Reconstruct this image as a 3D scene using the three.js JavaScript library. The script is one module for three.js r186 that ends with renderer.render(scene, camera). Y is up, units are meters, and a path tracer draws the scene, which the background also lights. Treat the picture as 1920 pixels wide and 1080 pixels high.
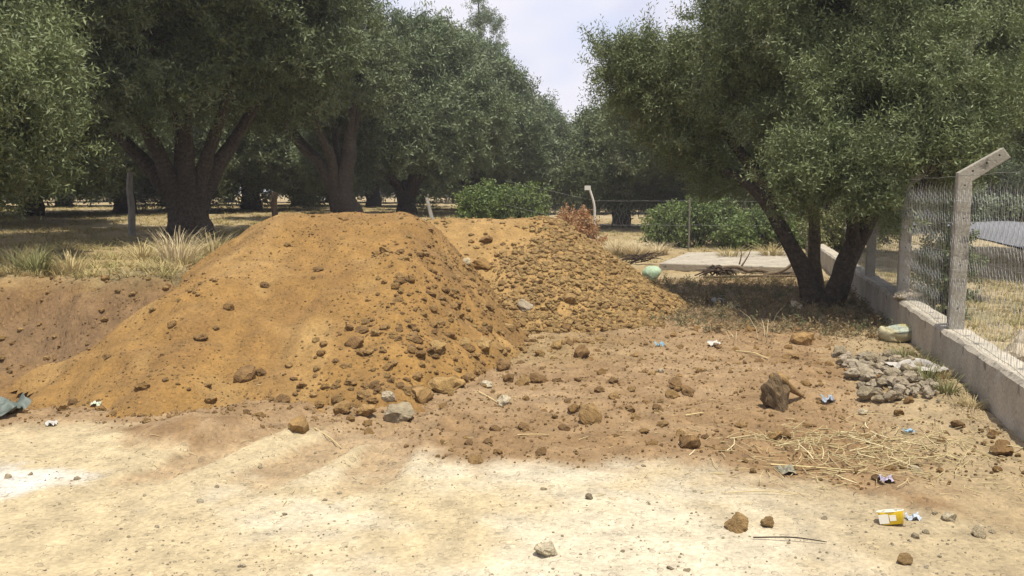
import * as THREE from 'three';
import { ImprovedNoise } from 'three/addons/math/ImprovedNoise.js';
import { mergeGeometries, mergeVertices, toCreasedNormals } from 'three/addons/utils/BufferGeometryUtils.js';
import { Brush, Evaluator, SUBTRACTION } from 'three-bvh-csg';

// ---------------------------------------------------------------- camera, sky, sun, exposure
const EYE = 1.65, FOV = 37, PITCH = Math.atan(180 / 1614);
const scene = new THREE.Scene();
const camera = new THREE.PerspectiveCamera(FOV, 16 / 9, 0.05, 900);
camera.position.set(0, EYE, 0);
camera.rotation.x = -PITCH;
const renderer = new THREE.WebGLRenderer({ antialias: true });
renderer.setSize(1024, 576);
renderer.toneMapping = THREE.LinearToneMapping;
renderer.toneMappingExposure = 1.2;
renderer.shadowMap.enabled = true;

const SUN = new THREE.Vector3(0.14, 0.95, 0.2).normalize();
const sun = new THREE.DirectionalLight(new THREE.Color(1.0, 0.93, 0.79), 5);
sun.position.copy(SUN).multiplyScalar(80);
sun.target.position.set(0, 0, -15);
sun.position.add(sun.target.position);
sun.castShadow = true;
sun.shadow.mapSize.set(4096, 4096);
Object.assign(sun.shadow.camera, { left: -60, right: 60, top: 60, bottom: -60, near: 1, far: 200 });
scene.add(sun, sun.target);

const inoise = new ImprovedNoise();
const N3 = (x, y, z) => inoise.noise(x, y, z);
const fbm = (x, y, z, o = 4) => { let s = 0, a = 1, t = 0; for (let i = 0; i < o; i++) { s += a * N3(x, y, z); t += a; a *= 0.5; x *= 2.03; y *= 2.03; z *= 2.03; } return s / t; };
const clamp = (v, a = 0, b = 1) => Math.min(b, Math.max(a, v));
const sstep = (a, b, v) => { const t = clamp((v - a) / (b - a)); return t * t * (3 - 2 * t); };
const lerp = (a, b, t) => a + (b - a) * t;
function rng(seed) { let a = seed >>> 0; return () => { a = (a + 0x6D2B79F5) | 0; let t = Math.imul(a ^ (a >>> 15), 1 | a); t = (t + Math.imul(t ^ (t >>> 7), 61 | t)) ^ t; return ((t ^ (t >>> 14)) >>> 0) / 4294967296; }; }

{ // sky: pale blue air with broad bright white cloud, the same all the way round
  const w = 1024, h = 512, d = new Float32Array(w * h * 4);
  for (let j = 0; j < h; j++) for (let i = 0; i < w; i++) {
    const el = ((j + 0.5) / h - 0.5) * Math.PI, az = (i + 0.5) / w * 2 * Math.PI;
    const y = Math.sin(el), cx = Math.cos(el) * Math.cos(az), cz = Math.cos(el) * Math.sin(az);
    const u = Math.max(y, 0);
    const k = 1 / (u + 0.35);
    const n = fbm(cx * k * 1.7 + 3.1, cz * k * 1.7 + 7.7, y * 2.2, 5);
    const c = sstep(-0.38, 0.2, n), thick = sstep(0.0, 0.45, fbm(cx * k * 2.6 + 9, cz * k * 2.6 + 1, y * 3, 4));
    const br = 1 - 0.18 * thick;
    const a = [lerp(0.66, 0.34, Math.pow(u, 0.6)), lerp(0.74, 0.48, Math.pow(u, 0.6)), lerp(0.95, 0.82, Math.pow(u, 0.6))];
    const cl = [0.86 * br, 0.85 * br, 0.93 * (1 - 0.1 * thick)];
    const o = (j * w + i) * 4;
    for (let q = 0; q < 3; q++) d[o + q] = lerp(a[q], cl[q], c) * 0.9;
    d[o + 3] = 1;
  }
  const t = new THREE.DataTexture(d, w, h, THREE.RGBAFormat, THREE.FloatType);
  t.mapping = THREE.EquirectangularReflectionMapping; t.magFilter = THREE.LinearFilter; t.minFilter = THREE.LinearFilter; t.needsUpdate = true;
  scene.background = t; scene.environment = t;
}

// ---------------------------------------------------------------- helpers
const F = 540 / Math.tan(FOV * Math.PI / 360);
const V = (x, y, z) => new THREE.Vector3(x, y, z);
// a point of the place at a sighted direction and a depth in metres along the ground
function at(px, py, depth) {
  const u = (px - 960) / F, v = -(py - 540) / F, c = Math.cos(PITCH), s = Math.sin(PITCH);
  const dy = v * c - s, dz = -(v * s + c), k = depth / -dz;
  return V(u * k, EYE + dy * k, -depth);
}
function hit(px, py, elev = 0) { // where that sight line meets level ground
  const u = (px - 960) / F, v = -(py - 540) / F, c = Math.cos(PITCH), s = Math.sin(PITCH);
  const dy = v * c - s, dz = -(v * s + c), k = (elev - EYE) / dy;
  return V(u * k, elev, dz * k);
}
function hitSurface(px, py) { // where it meets the built terrain
  let last = 2;
  for (let D = 2.5; D < 60; D += 0.02) { const p = at(px, py, D); if (p.y < surf(p.x, D)) { return V(p.x, surf(p.x, D), -D); } last = D; }
  return at(px, py, last);
}
const used = {};
function numbered(n) { const k = used[n] = (used[n] ?? -1) + 1; return k ? `${n}_${String(k).padStart(3, '0')}` : n; }
function tag(o, label, category, group, kind) { o.userData.label = label; if (category) o.userData.category = category; if (group) o.userData.group = group; if (kind) o.userData.kind = kind; return o; }
function thing(name, label, category, pos, group) { const g = new THREE.Group(); g.name = numbered(name); g.position.copy(pos); scene.add(g); return tag(g, label, category, group); }
function part(name, geo, mat, parent) { const m = new THREE.Mesh(geo, mat); m.name = name; parent.add(m); return m; }
function single(name, geo, mat, label, category, pos, group) { const m = new THREE.Mesh(geo, mat); m.name = numbered(name); if (pos) m.position.copy(pos); scene.add(m); return tag(m, label, category, group); }
function struct(name, geo, mat) { const m = new THREE.Mesh(geo, mat); m.name = numbered(name); m.userData.kind = 'structure'; scene.add(m); return m; }

// tapered, slightly knotty tube through points [x,y,z,r]
function limbGeo(pts, { seg = 8, sub = 4, rough = 0.12, seed = 0, flute = 0 } = {}) {
  const curve = new THREE.CatmullRomCurve3(pts.map(p => V(p[0], p[1], p[2])), false, 'centripetal');
  const n = (pts.length - 1) * sub, pos = [], idx = [], uv = [];
  let len = 0, prev = null;
  const up = V(0.31, 0.2, 0.93);
  for (let i = 0; i <= n; i++) {
    const t = i / n, c = curve.getPoint(t), tg = curve.getTangent(t);
    const a = V(0, 0, 0).crossVectors(tg, up).normalize(), b = V(0, 0, 0).crossVectors(tg, a).normalize();
    const f = t * (pts.length - 1), k = Math.min(Math.floor(f), pts.length - 2), r0 = lerp(pts[k][3], pts[k + 1][3], f - k);
    if (prev) len += c.distanceTo(prev); prev = c;
    for (let j = 0; j <= seg; j++) {
      const th = (j % seg) / seg * Math.PI * 2;
      const r = r0 * (1 + rough * N3(c.x * 4 + Math.cos(th) * 1.3 + seed, c.y * 2.4, c.z * 4 + Math.sin(th) * 1.3) * 1.6 + flute * Math.cos(th * 5 + seed + c.y * 0.8));
      pos.push(c.x + (a.x * Math.cos(th) + b.x * Math.sin(th)) * r, c.y + (a.y * Math.cos(th) + b.y * Math.sin(th)) * r, c.z + (a.z * Math.cos(th) + b.z * Math.sin(th)) * r);
      uv.push(j / seg * Math.max(1, Math.round(r0 * 8)), len * 1.2);
      if (i < n && j < seg) { const p = i * (seg + 1) + j, q = p + seg + 1; idx.push(p, q, p + 1, p + 1, q, q + 1); }
    }
  }
  const top = pos.length / 3, e = curve.getPoint(1), s0 = curve.getPoint(0);
  pos.push(e.x, e.y, e.z, s0.x, s0.y, s0.z); uv.push(0.5, len, 0.5, 0);
  for (let j = 0; j < seg; j++) { idx.push(n * (seg + 1) + j, top, n * (seg + 1) + j + 1, j + 1, top + 1, j); }
  const g = new THREE.BufferGeometry();
  g.setAttribute('position', new THREE.Float32BufferAttribute(pos, 3)); g.setAttribute('uv', new THREE.Float32BufferAttribute(uv, 2)); g.setIndex(idx); g.computeVertexNormals();
  return g;
}
class Bars { // many thin three-sided rods in one geometry
  constructor() { this.p = []; this.i = []; }
  rod(a, b, r0, r1 = r0) {
    const t = V(0, 0, 0).subVectors(b, a).normalize(), x = V(0, 0, 0).crossVectors(t, Math.abs(t.y) > 0.8 ? V(1, 0, 0) : V(0, 1, 0)).normalize(), y = V(0, 0, 0).crossVectors(t, x), s = this.p.length / 3;
    for (const [q, r] of [[a, r0], [b, r1]]) for (let k = 0; k < 3; k++) { const h = k * 2.0944; this.p.push(q.x + (x.x * Math.cos(h) + y.x * Math.sin(h)) * r, q.y + (x.y * Math.cos(h) + y.y * Math.sin(h)) * r, q.z + (x.z * Math.cos(h) + y.z * Math.sin(h)) * r); }
    for (let k = 0; k < 3; k++) { const m = (k + 1) % 3; this.i.push(s + k, s + m, s + 3 + k, s + m, s + 3 + m, s + 3 + k); }
  }
  geo() { const g = new THREE.BufferGeometry(); g.setAttribute('position', new THREE.Float32BufferAttribute(this.p, 3)); g.setAttribute('uv', new THREE.Float32BufferAttribute(new Array(this.p.length / 3 * 2).fill(0), 2)); g.setIndex(this.i); g.computeVertexNormals(); return g; }
}
function rockGeo(seed, { detail = 2, sx = 1, sy = 0.75, sz = 1, rough = 0.35, facets = 5, crease = 0.45 } = {}) { // unit radius, broken faces
  const r = rng(seed), cuts = [];
  for (let i = 0; i < facets; i++) { const n = V(r() - 0.5, r() - 0.5, r() - 0.5).normalize(); cuts.push([n, 0.62 + r() * 0.3]); }
  let g = new THREE.IcosahedronGeometry(1, detail); g.deleteAttribute('normal'); g.deleteAttribute('uv'); g = mergeVertices(g, 1e-4);
  const p = g.attributes.position, uv = [];
  for (let i = 0; i < p.count; i++) {
    const v = V(p.getX(i), p.getY(i), p.getZ(i)), d = v.clone();
    for (const [n, k] of cuts) { const q = v.dot(n); if (q > k) v.addScaledVector(n, k - q); }
    v.multiplyScalar(1 + rough * fbm(d.x * 1.4 + seed * 3.7, d.y * 1.4, d.z * 1.4 + seed, 3) + 0.09 * fbm(d.x * 5 + seed, d.y * 5, d.z * 5, 2));
    p.setXYZ(i, v.x * sx, v.y * sy, v.z * sz); uv.push(d.x * 0.5 + d.y * 0.2, d.z * 0.5 + d.y * 0.3);
  }
  g.setAttribute('uv', new THREE.Float32BufferAttribute(uv, 2));
  g.computeVertexNormals();
  return crease ? toCreasedNormals(g, crease) : g;
}
// ---------------------------------------------------------------- textures of grain
function noiseTex(size, fn, srgb = true) {
  const d = new Uint8Array(size * size * 4);
  for (let j = 0; j < size; j++) for (let i = 0; i < size; i++) { const c = fn(i / size, j / size), o = (j * size + i) * 4; const a = Array.isArray(c) ? c : [c, c, c]; for (let q = 0; q < 3; q++) d[o + q] = clamp(a[q]) * 255; d[o + 3] = 255; }
  const t = new THREE.DataTexture(d, size, size); t.wrapS = t.wrapT = THREE.RepeatWrapping; t.magFilter = THREE.LinearFilter; t.minFilter = THREE.LinearMipmapLinearFilter; t.generateMipmaps = true; if (srgb) t.colorSpace = THREE.SRGBColorSpace; t.needsUpdate = true; return t;
}
function lat(x, y, s) { let h = Math.imul(x, 374761393) ^ Math.imul(y, 668265263) ^ Math.imul(s, 974634777); h = Math.imul(h ^ (h >>> 13), 1274126177); h ^= h >>> 16; return (h >>> 0) / 4294967296 * 6.2832; }
function tileNoise(u, v, f, o, s) { // gradient noise on a wrapped lattice, so that it tiles
  let sum = 0, amp = 1, tot = 0; f = Math.round(f);
  for (let k = 0; k < o; k++) {
    const p = f << k, x = u * p, y = v * p, xi = Math.floor(x), yi = Math.floor(y), fx = x - xi, fy = y - yi, w = fx * fx * fx * (fx * (fx * 6 - 15) + 10), z = fy * fy * fy * (fy * (fy * 6 - 15) + 10);
    const g = (i, j) => { const a = lat((xi + i) % p, (yi + j) % p, s * 31 + k); return Math.cos(a) * (fx - i) + Math.sin(a) * (fy - j); };
    sum += amp * 1.4 * lerp(lerp(g(0, 0), g(1, 0), w), lerp(g(0, 1), g(1, 1), w), z); tot += amp; amp *= 0.55;
  }
  return sum / tot;
}
function pebbleField(size, count, rmin, rmax, seed) { // small stones in relief
  const r = rng(seed), f = new Float32Array(size * size), id = new Float32Array(size * size);
  for (let n = 0; n < count; n++) {
    const cx = r() * size, cy = r() * size, R = (rmin + (rmax - rmin) * Math.pow(r(), 3)) * size, e = 0.6 + r() * 0.4, th = r() * 3.14, tone = r(), c = Math.cos(th), s = Math.sin(th);
    for (let y = -Math.ceil(R); y <= R; y++) for (let x = -Math.ceil(R); x <= R; x++) {
      const a = (x * c + y * s) / R, b = (-x * s + y * c) / (R * e), q = a * a + b * b; if (q > 1) continue;
      const o = ((Math.round(cy + y) + size) % size) * size + (Math.round(cx + x) + size) % size, hgt = Math.sqrt(1 - q) * R / (rmax * size);
      if (hgt > f[o]) { f[o] = hgt; id[o] = tone; }
    }
  }
  return { f, id };
}
const SZ = 1024, peb = pebbleField(SZ, 2600, 0.0015, 0.012, 5);
const soilMap = noiseTex(SZ, (u, v) => {
  const o = (Math.floor(v * SZ) % SZ) * SZ + Math.floor(u * SZ) % SZ;
  const n = 0.86 + 0.16 * tileNoise(u, v, 9, 5, 1) + 0.12 * tileNoise(u, v, 60, 3, 4), p = peb.f[o] > 0.05 ? (peb.id[o] - 0.45) * 0.3 : 0;
  return [n + p * 0.5, n + p * 0.48 - 0.005, n + p * 0.45 - 0.01];
});
const soilBump = noiseTex(SZ, (u, v) => {
  const o = (Math.floor(v * SZ) % SZ) * SZ + Math.floor(u * SZ) % SZ;
  return 0.35 + 0.2 * tileNoise(u, v, 14, 5, 7) + 0.14 * tileNoise(u, v, 70, 3, 2) + peb.f[o] * 0.25;
}, false);
const stoneMap = noiseTex(512, (u, v) => { const n = 0.85 + 0.22 * tileNoise(u, v, 6, 5, 3) + 0.12 * tileNoise(u, v, 40, 2, 9); return [n, n * 0.99, n * 0.97]; });
const stoneBump = noiseTex(512, (u, v) => 0.5 + 0.35 * tileNoise(u, v, 10, 5, 13) + 0.15 * tileNoise(u, v, 50, 2, 4), false);
const barkMap = noiseTex(512, (u, v) => { const n = 0.75 + 0.35 * tileNoise(u, v, 12, 5, 2) + 0.15 * tileNoise(u, v, 40, 2, 6); return [n, n * 0.97, n * 0.93]; });
const barkBump = noiseTex(512, (u, v) => 0.5 + 0.5 * tileNoise(u, v, 14, 5, 21) + 0.2 * tileNoise(u, v, 30, 3, 8), false);
const concMap = noiseTex(512, (u, v) => { const s = tileNoise(u, v, 5, 4, 31), n = 0.84 + 0.16 * s + 0.1 * tileNoise(u, v, 60, 2, 5) - 0.25 * sstep(0.25, 0.5, tileNoise(u, v, 9, 4, 11)); return [n, n * 0.985, n * 0.95]; });
const concBump = noiseTex(512, (u, v) => 0.5 + 0.25 * tileNoise(u, v, 30, 4, 31) - 0.4 * sstep(0.3, 0.45, tileNoise(u, v, 45, 2, 17)), false);

const RGB = (r, g, b) => new THREE.Color().setRGB(r, g, b);
const std = (c, o = {}) => new THREE.MeshStandardMaterial({ color: RGB(...c), roughness: 0.95, metalness: 0, ...o });
const M = {
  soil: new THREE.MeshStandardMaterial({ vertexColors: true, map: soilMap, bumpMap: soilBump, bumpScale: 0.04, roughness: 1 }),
  bark: std([0.125, 0.105, 0.08], { map: barkMap, bumpMap: barkBump, bumpScale: 0.06 }),
  barkPale: std([0.2, 0.165, 0.11], { map: barkMap, bumpMap: barkBump, bumpScale: 0.03 }),
  conc: std([0.43, 0.41, 0.36], { map: concMap, bumpMap: concBump, bumpScale: 0.006 }),
  wall: std([0.56, 0.52, 0.45], { map: concMap, bumpMap: concBump, bumpScale: 0.008 }),
  concDark: std([0.3, 0.29, 0.26], { map: concMap, bumpMap: concBump, bumpScale: 0.006 }),
  wire: std([0.3, 0.3, 0.29], { metalness: 0.4, roughness: 0.6 }),
  asphalt: std([0.2, 0.21, 0.235], { map: soilMap, bumpMap: soilBump, bumpScale: 0.004 }),
  clod: [[0.35, 0.21, 0.072], [0.4, 0.25, 0.095], [0.27, 0.16, 0.06]].map(c => std(c, { map: stoneMap, bumpMap: stoneBump, bumpScale: 0.02 })),
  clodPale: [[0.42, 0.275, 0.105], [0.47, 0.315, 0.13], [0.36, 0.23, 0.09]].map(c => std(c, { map: stoneMap, bumpMap: stoneBump, bumpScale: 0.02 })),
  stone: [[0.56, 0.47, 0.31], [0.64, 0.56, 0.4], [0.5, 0.42, 0.28]].map(c => std(c, { map: stoneMap, bumpMap: stoneBump, bumpScale: 0.015 })),
  grey: [[0.43, 0.36, 0.26], [0.5, 0.43, 0.32], [0.36, 0.3, 0.2]].map(c => std(c, { map: stoneMap, bumpMap: stoneBump, bumpScale: 0.015 })),
  dryWood: std([0.26, 0.2, 0.13], { map: barkMap, bumpMap: barkBump, bumpScale: 0.01 }),
  darkWood: std([0.12, 0.085, 0.06], { map: barkMap, bumpMap: barkBump, bumpScale: 0.01 }),
  straw: std([0.5, 0.4, 0.2]),
  leaf: new THREE.MeshPhysicalMaterial({ color: 0xffffff, roughness: 0.62, transmission: 0.34, thickness: 0, side: THREE.DoubleSide, specularIntensity: 0.6 }),
  grass: new THREE.MeshPhysicalMaterial({ color: 0xffffff, roughness: 0.9, transmission: 0.25, thickness: 0, side: THREE.DoubleSide, specularIntensity: 0.3 }),
};

// ---------------------------------------------------------------- terrain
const edgeWob = x => 0.35 * N3(x * 0.8, 3.3, 1.1) + 0.12 * N3(x * 3.1, 8.3, 1.1);
const WH = 0.38, WW = 0.25, WALL_0 = hit(1920, 720, WH).setY(0);
const WALL_D = hit(1698, 572, WH).setY(0).sub(WALL_0).normalize(), WALL_N = V(-WALL_D.z, 0, WALL_D.x); // along the wall; outward to the road
const offWall = (x, z) => (x - WALL_0.x) * WALL_N.x + (z - WALL_0.z) * WALL_N.z;
const humpA = hit(370, 815), humpB = hit(1500, 720), humpC = hit(1450, 640);
function ground(x, D, fine = true) {
  const far = sstep(12.5, 20, D), side = sstep(lerp(-0.9, 2.6, far), lerp(-2.3, -1.6, far), x);
  const bank = sstep(7.9, 8.85, D + edgeWob(x) * 0.9 + sstep(-3.8, -2.5, x) * 0.4);
  let h = side * bank * 0.76 + side * sstep(12, 40, D) * 0.1;
  h += (1 - side) * sstep(17, 30, D) * 0.16;
  h -= 0.42 * sstep(0.85, 0.0, Math.abs(D - 7.15 + 0.15 * N3(x * 1.3, 2, 5))) * sstep(-3.0, -4.3, x);
  const o = offWall(x, -D);
  if (o > 0) { h += 0.1 * sstep(0, 0.6, o) + sstep(12, 19, o) * (2.2 + 0.7 * fbm(x * 0.15, D * 0.15, 2, 3)); }
  const r2 = (p, R) => { const dx = x - p.x, dz = D + p.z; return Math.exp(-(dx * dx + dz * dz * 1.8) / (R * R)); };
  h += 0.13 * r2(humpA, 0.42) + 0.12 * r2(humpB, 0.8) + 0.08 * r2(humpC, 0.7);
  if (o < 0) h += 0.05 * sstep(-1.1, -0.3, o) * sstep(5.5, 7, D) * sstep(10, 8, D);
  h -= 0.5 * sstep(1.25, 0.85, Math.hypot((x + 2.1) / 1.3, (D - 9.7) / 1.9)); // dug away under the heap
  if (!fine) return h;
  const ch = churn(x, D);
  h += ch * (0.05 * fbm(x * 1.6, D * 1.6, 4.2, 3) + 0.04 * fbm(x * 5, D * 5, 1.2, 3) + 0.022 * Math.abs(N3(x * 13, D * 13, 8)) + 0.012 * N3(x * 26, D * 26, 3));
  if (x < -2.5) h += 0.13 * fbm(x * 3.3, D * 3.3, 31, 3) * sstep(7.0, 7.7, D) * sstep(9.1, 8.6, D);
  h += 0.012 * fbm(x * 1.1, D * 1.1, 9, 2) + 0.008 * fbm(x * 7, D * 7, 2.5, 3);
  // wheel ruts pressed in where the machine backed out
  if (D < 6.6 && D > 3.6) for (const [c, w] of RUTS) {
    const xc = rutX(c, D), q = (x - xc) / w;
    if (Math.abs(q) < 1.6) h -= sstep(1.6, 0.6, Math.abs(q)) * sstep(4.2, 5.2, D) * (0.022 + 0.008 * Math.sin((D * 2.2 + x) * 24)) - 0.02 * sstep(0.5, 0, Math.abs(Math.abs(q) - 1.25)) * sstep(4.2, 5.2, D);
  }
  return h;
}
const RUTS = [[-1.38, 0.2], [-0.82, 0.17], [-2.05, 0.15]], rutX = (c, D) => c - (D - 5) * 0.3 * (c < -1 ? -1.4 : -0.35);
function churn(x, D) { // 1 where the soil is dug over, 0 on the trodden pale dirt
  const edge = 4.95 + 0.35 * fbm(x * 0.9, D * 0.5, 6.6, 3) + 0.85 * sstep(-0.2, -1.2, x) - 0.35 * sstep(0.9, 1.8, x) - 0.75 * sstep(1.7, 2.6, x);
  return sstep(edge - 0.12, edge + 0.3, D + 0.3 * fbm(x * 3.5, D * 3.5, 2, 3));
}
function cone(x, D, x0, x1, Dr, H, kl, kr, kf, kb, seed) {
  const dx = x < x0 ? x0 - x : x > x1 ? x - x1 : 0, kx = x < x0 ? kl : kr, dd = D - Dr, k = dd < 0 ? kf : kb;
  const wob = 1 + 0.12 * N3(x * 0.7 + seed, D * 0.7, 3) + 0.1 * fbm(x * 1.9 + seed, D * 1.9, 6, 2);
  const d = Math.hypot(dx * kx, dd * k) * wob;
  const t = d / H;
  return H * (t < 0.25 ? 1 - 2 * t * t : 1.125 - t);
}
function mound1(x, D) {
  let h = cone(x, D, -2.75, -1.25, 10.6, 1.36, 0.8, 1.1, 0.375, 0.5, 2) + 0.02;
  h += 0.08 * fbm(x * 1.2, D * 0.8, 3, 3) + 0.035 * fbm(x * 3.1, D * 2.4, 23, 3) + 0.05 * sstep(-2.2, -1.0, x) * N3(x * 1.4, D * 1.4, 5);
  const g = sstep(0.3, 0.9, Math.abs(N3(x * 3.2 + D * 0.5, D * 0.55, 7)));
  h -= 0.03 * g; // runnels down the face
  h += 0.016 * fbm(x * 6, D * 6, 2, 3) + 0.02 * sstep(-1.9, -0.7, x + (D - 9) * 0.15) * Math.abs(N3(x * 9, D * 9, 4));
  return h;
}
function mound2(x, D) {
  let h = cone(x, D, -1.1, 0.5, 13.2, 1.24, 0.68, 0.72, 0.43, 0.6, 9);
  h += 0.04 * fbm(x * 1.5, D * 1.2, 13, 3) + 0.03 * Math.abs(N3(x * 8, D * 8, 14)) + 0.014 * N3(x * 17, D * 17, 4);
  return h;
}
const surf = (x, D) => Math.max(ground(x, D), mound1(x, D), mound2(x, D));

const mix3 = (a, b, t) => [lerp(a[0], b[0], t), lerp(a[1], b[1], t), lerp(a[2], b[2], t)];
const C = { pale: [0.56, 0.5, 0.37], ochre: [0.47, 0.385, 0.235], churn: [0.24, 0.15, 0.068], mauve: [0.315, 0.215, 0.115], field: [0.34, 0.25, 0.12], litter: [0.2, 0.155, 0.07], verge: [0.42, 0.34, 0.2], grit: [0.36, 0.285, 0.165], lime: [0.64, 0.62, 0.57], m1: [0.28, 0.16, 0.045], m1d: [0.215, 0.12, 0.036], m2: [0.355, 0.225, 0.083], bankc: [0.46, 0.36, 0.19] };
function groundColor(x, D) {
  const o = offWall(x, -D), n1 = fbm(x * 0.8, D * 0.8, 1, 4), n2 = fbm(x * 4, D * 4, 6, 3);
  let c = mix3(C.pale, C.ochre, sstep(0.1, 0.6, 0.35 + n1 * 0.9 + sstep(-0.6, -2.2, x) * 0.5 - sstep(-1, 0.6, x) * 0.25 + n2 * 0.3));
  c = mix3(c, C.grit, sstep(0.7, 1.9, x + n1 * 0.6 + n2 * 0.35 + (D - 4) * 0.25) * 0.85);
  const k = churn(x, D);
  c = mix3(c, mix3(C.churn, C.mauve, sstep(-0.35, 0.4, n1 + n2 * 0.5)), k);
  if (D > 7.4) { const f = sstep(7.8, 8.7, D + edgeWob(x)) * sstep(2.4, -1.6, x); c = mix3(c, mix3(C.field, C.litter, sstep(-0.2, 0.4, fbm(x * 0.5, D * 0.4, 11, 4))), f); }
  if (x < -2.6 && D > 6.6) c = mix3(c, mix3(C.m1d, [0.2, 0.125, 0.06], sstep(-0.3, 0.3, n1)), sstep(6.6, 7.0, D + n2 * 0.3) * sstep(9.0, 8.5, D + edgeWob(x)) * sstep(-2.6, -3.2, x));
  if (D > 14) c = mix3(c, mix3(C.field, C.verge, sstep(-0.3, 0.3, n1)), sstep(15, 18, D + n1));
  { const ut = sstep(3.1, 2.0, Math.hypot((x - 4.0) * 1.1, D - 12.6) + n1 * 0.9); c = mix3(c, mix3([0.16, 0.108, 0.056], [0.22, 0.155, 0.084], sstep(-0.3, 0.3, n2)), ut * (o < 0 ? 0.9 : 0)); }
  if (o > -1.1 && o < 0) c = mix3(c, C.grit, 0.7 * sstep(-1.1, -0.5, o + n2 * 0.4));
  if (o > 0) c = mix3(mix3(C.verge, [0.27, 0.23, 0.11], sstep(-0.1, 0.35, n1) * sstep(6, 2.5, o)), C.bankc, sstep(10.5, 13, o));
  const l = hit(10, 905), dl = Math.hypot((x - l.x), (D + l.z) * 1.3);
  c = mix3(c, C.lime, sstep(0.5, 0.2, dl + n2 * 0.35) * 0.85);
  const dh = Math.hypot(x - humpA.x, (D + humpA.z) * 1.2); c = mix3(c, mix3(C.churn, C.mauve, sstep(-0.2, 0.3, n2)), sstep(0.62, 0.36, dh + n2 * 0.3));
  if (D < 6.4 && D > 4.3) for (const [rc, rw] of RUTS) c = mix3(c, C.mauve, 0.75 * sstep(1.15, 0.8, Math.abs((x - rutX(rc, D)) / rw) + n2 * 0.5) * sstep(4.5, 5.0, D + n2 * 0.5));
  const j = 1 + 0.16 * n2 + 0.1 * N3(x * 19, D * 19, 2);
  return [c[0] * j * 1.12, c[1] * j * 1.12, c[2] * j * 1.12];
}
function axis(fine0, fine1, step, lo, hi) {
  const a = []; for (let v = fine0; v <= fine1; v += step) a.push(v);
  for (let v = fine1 + step, s = step; v < hi; s *= 1.06, v += s) a.push(v); a.push(hi);
  for (let v = fine0 - step, s = step; v > lo; s *= 1.06, v -= s) a.unshift(v); a.unshift(lo);
  return a;
}
function sheet(xs, ds, hf, cf, keep) {
  const pos = [], col = [], uv = [], idx = [], nx = xs.length;
  for (const D of ds) for (const x of xs) { const h = hf(x, D), c = cf(x, D); pos.push(x, h, -D); col.push(...c); uv.push(x / 1.7, -D / 1.7); }
  for (let j = 0; j < ds.length - 1; j++) for (let i = 0; i < nx - 1; i++) {
    const a = j * nx + i, b = a + 1, c = a + nx, d = c + 1;
    if (keep && !(keep(xs[i], ds[j]) || keep(xs[i + 1], ds[j + 1]) || keep(xs[i + 1], ds[j]) || keep(xs[i], ds[j + 1]))) continue;
    idx.push(a, b, c, b, d, c);
  }
  const g = new THREE.BufferGeometry();
  g.setAttribute('position', new THREE.Float32BufferAttribute(pos, 3)); g.setAttribute('color', new THREE.Float32BufferAttribute(col, 3)); g.setAttribute('uv', new THREE.Float32BufferAttribute(uv, 2)); g.setIndex(idx); g.computeVertexNormals();
  return g;
}
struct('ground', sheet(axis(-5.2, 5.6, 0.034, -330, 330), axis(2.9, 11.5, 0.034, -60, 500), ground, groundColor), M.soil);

const range = (a, b, s) => { const r = []; for (let v = a; v <= b; v += s) r.push(v); return r; };
const m1col = (x, D) => { const dry = sstep(0.1, 0.5, fbm(x * 2.1 + 7, D * 1.1, 41, 4)), n = fbm(x * 1.3, D * 0.9, 4, 4), n2 = fbm(x * 5, D * 4, 8, 3), j = 1 + 0.2 * n2 + 0.08 * N3(x * 21, D * 21, 1), c = mix3(mix3(C.m1, C.m1d, sstep(-0.25, 0.4, n + n2 * 0.4)), C.m2, 0.55 * sstep(0.05, 0.45, fbm(x * 0.9 + 4, D * 0.7, 1, 3) + n2 * 0.2)); return mix3(c, [0.4, 0.26, 0.095], dry * 0.6).map(v => v * j * 1.12); };
const m2col = (x, D) => { const n = fbm(x * 1.7, D * 1.4, 14, 4), n2 = fbm(x * 6, D * 6, 18, 3), j = 1 + 0.2 * n2 + 0.08 * N3(x * 21, D * 21, 1); return mix3(C.m2, [0.31, 0.19, 0.065], sstep(-0.2, 0.4, n)).map(v => v * j * 1.12); };
{
  const m = single('soil_mound', sheet(range(-6.2, 1.4, 0.036), range(5.4, 14.6, 0.04), (x, D) => mound1(x, D), m1col, (x, D) => mound1(x, D) > Math.max(ground(x, D, false), 0) - 0.12), M.soil, 'big orange brown mound of loose dug soil with a ramp-like front', 'soil mound');
  const n = single('soil_mound', sheet(range(-4.6, 3.4, 0.036), range(9.4, 17, 0.04), (x, D) => mound2(x, D), m2col, (x, D) => mound2(x, D) > Math.max(ground(x, D, false), 0) - 0.12), M.soil, 'paler mound of lumpy clods behind and right of the orange one', 'soil mound');
}

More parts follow.
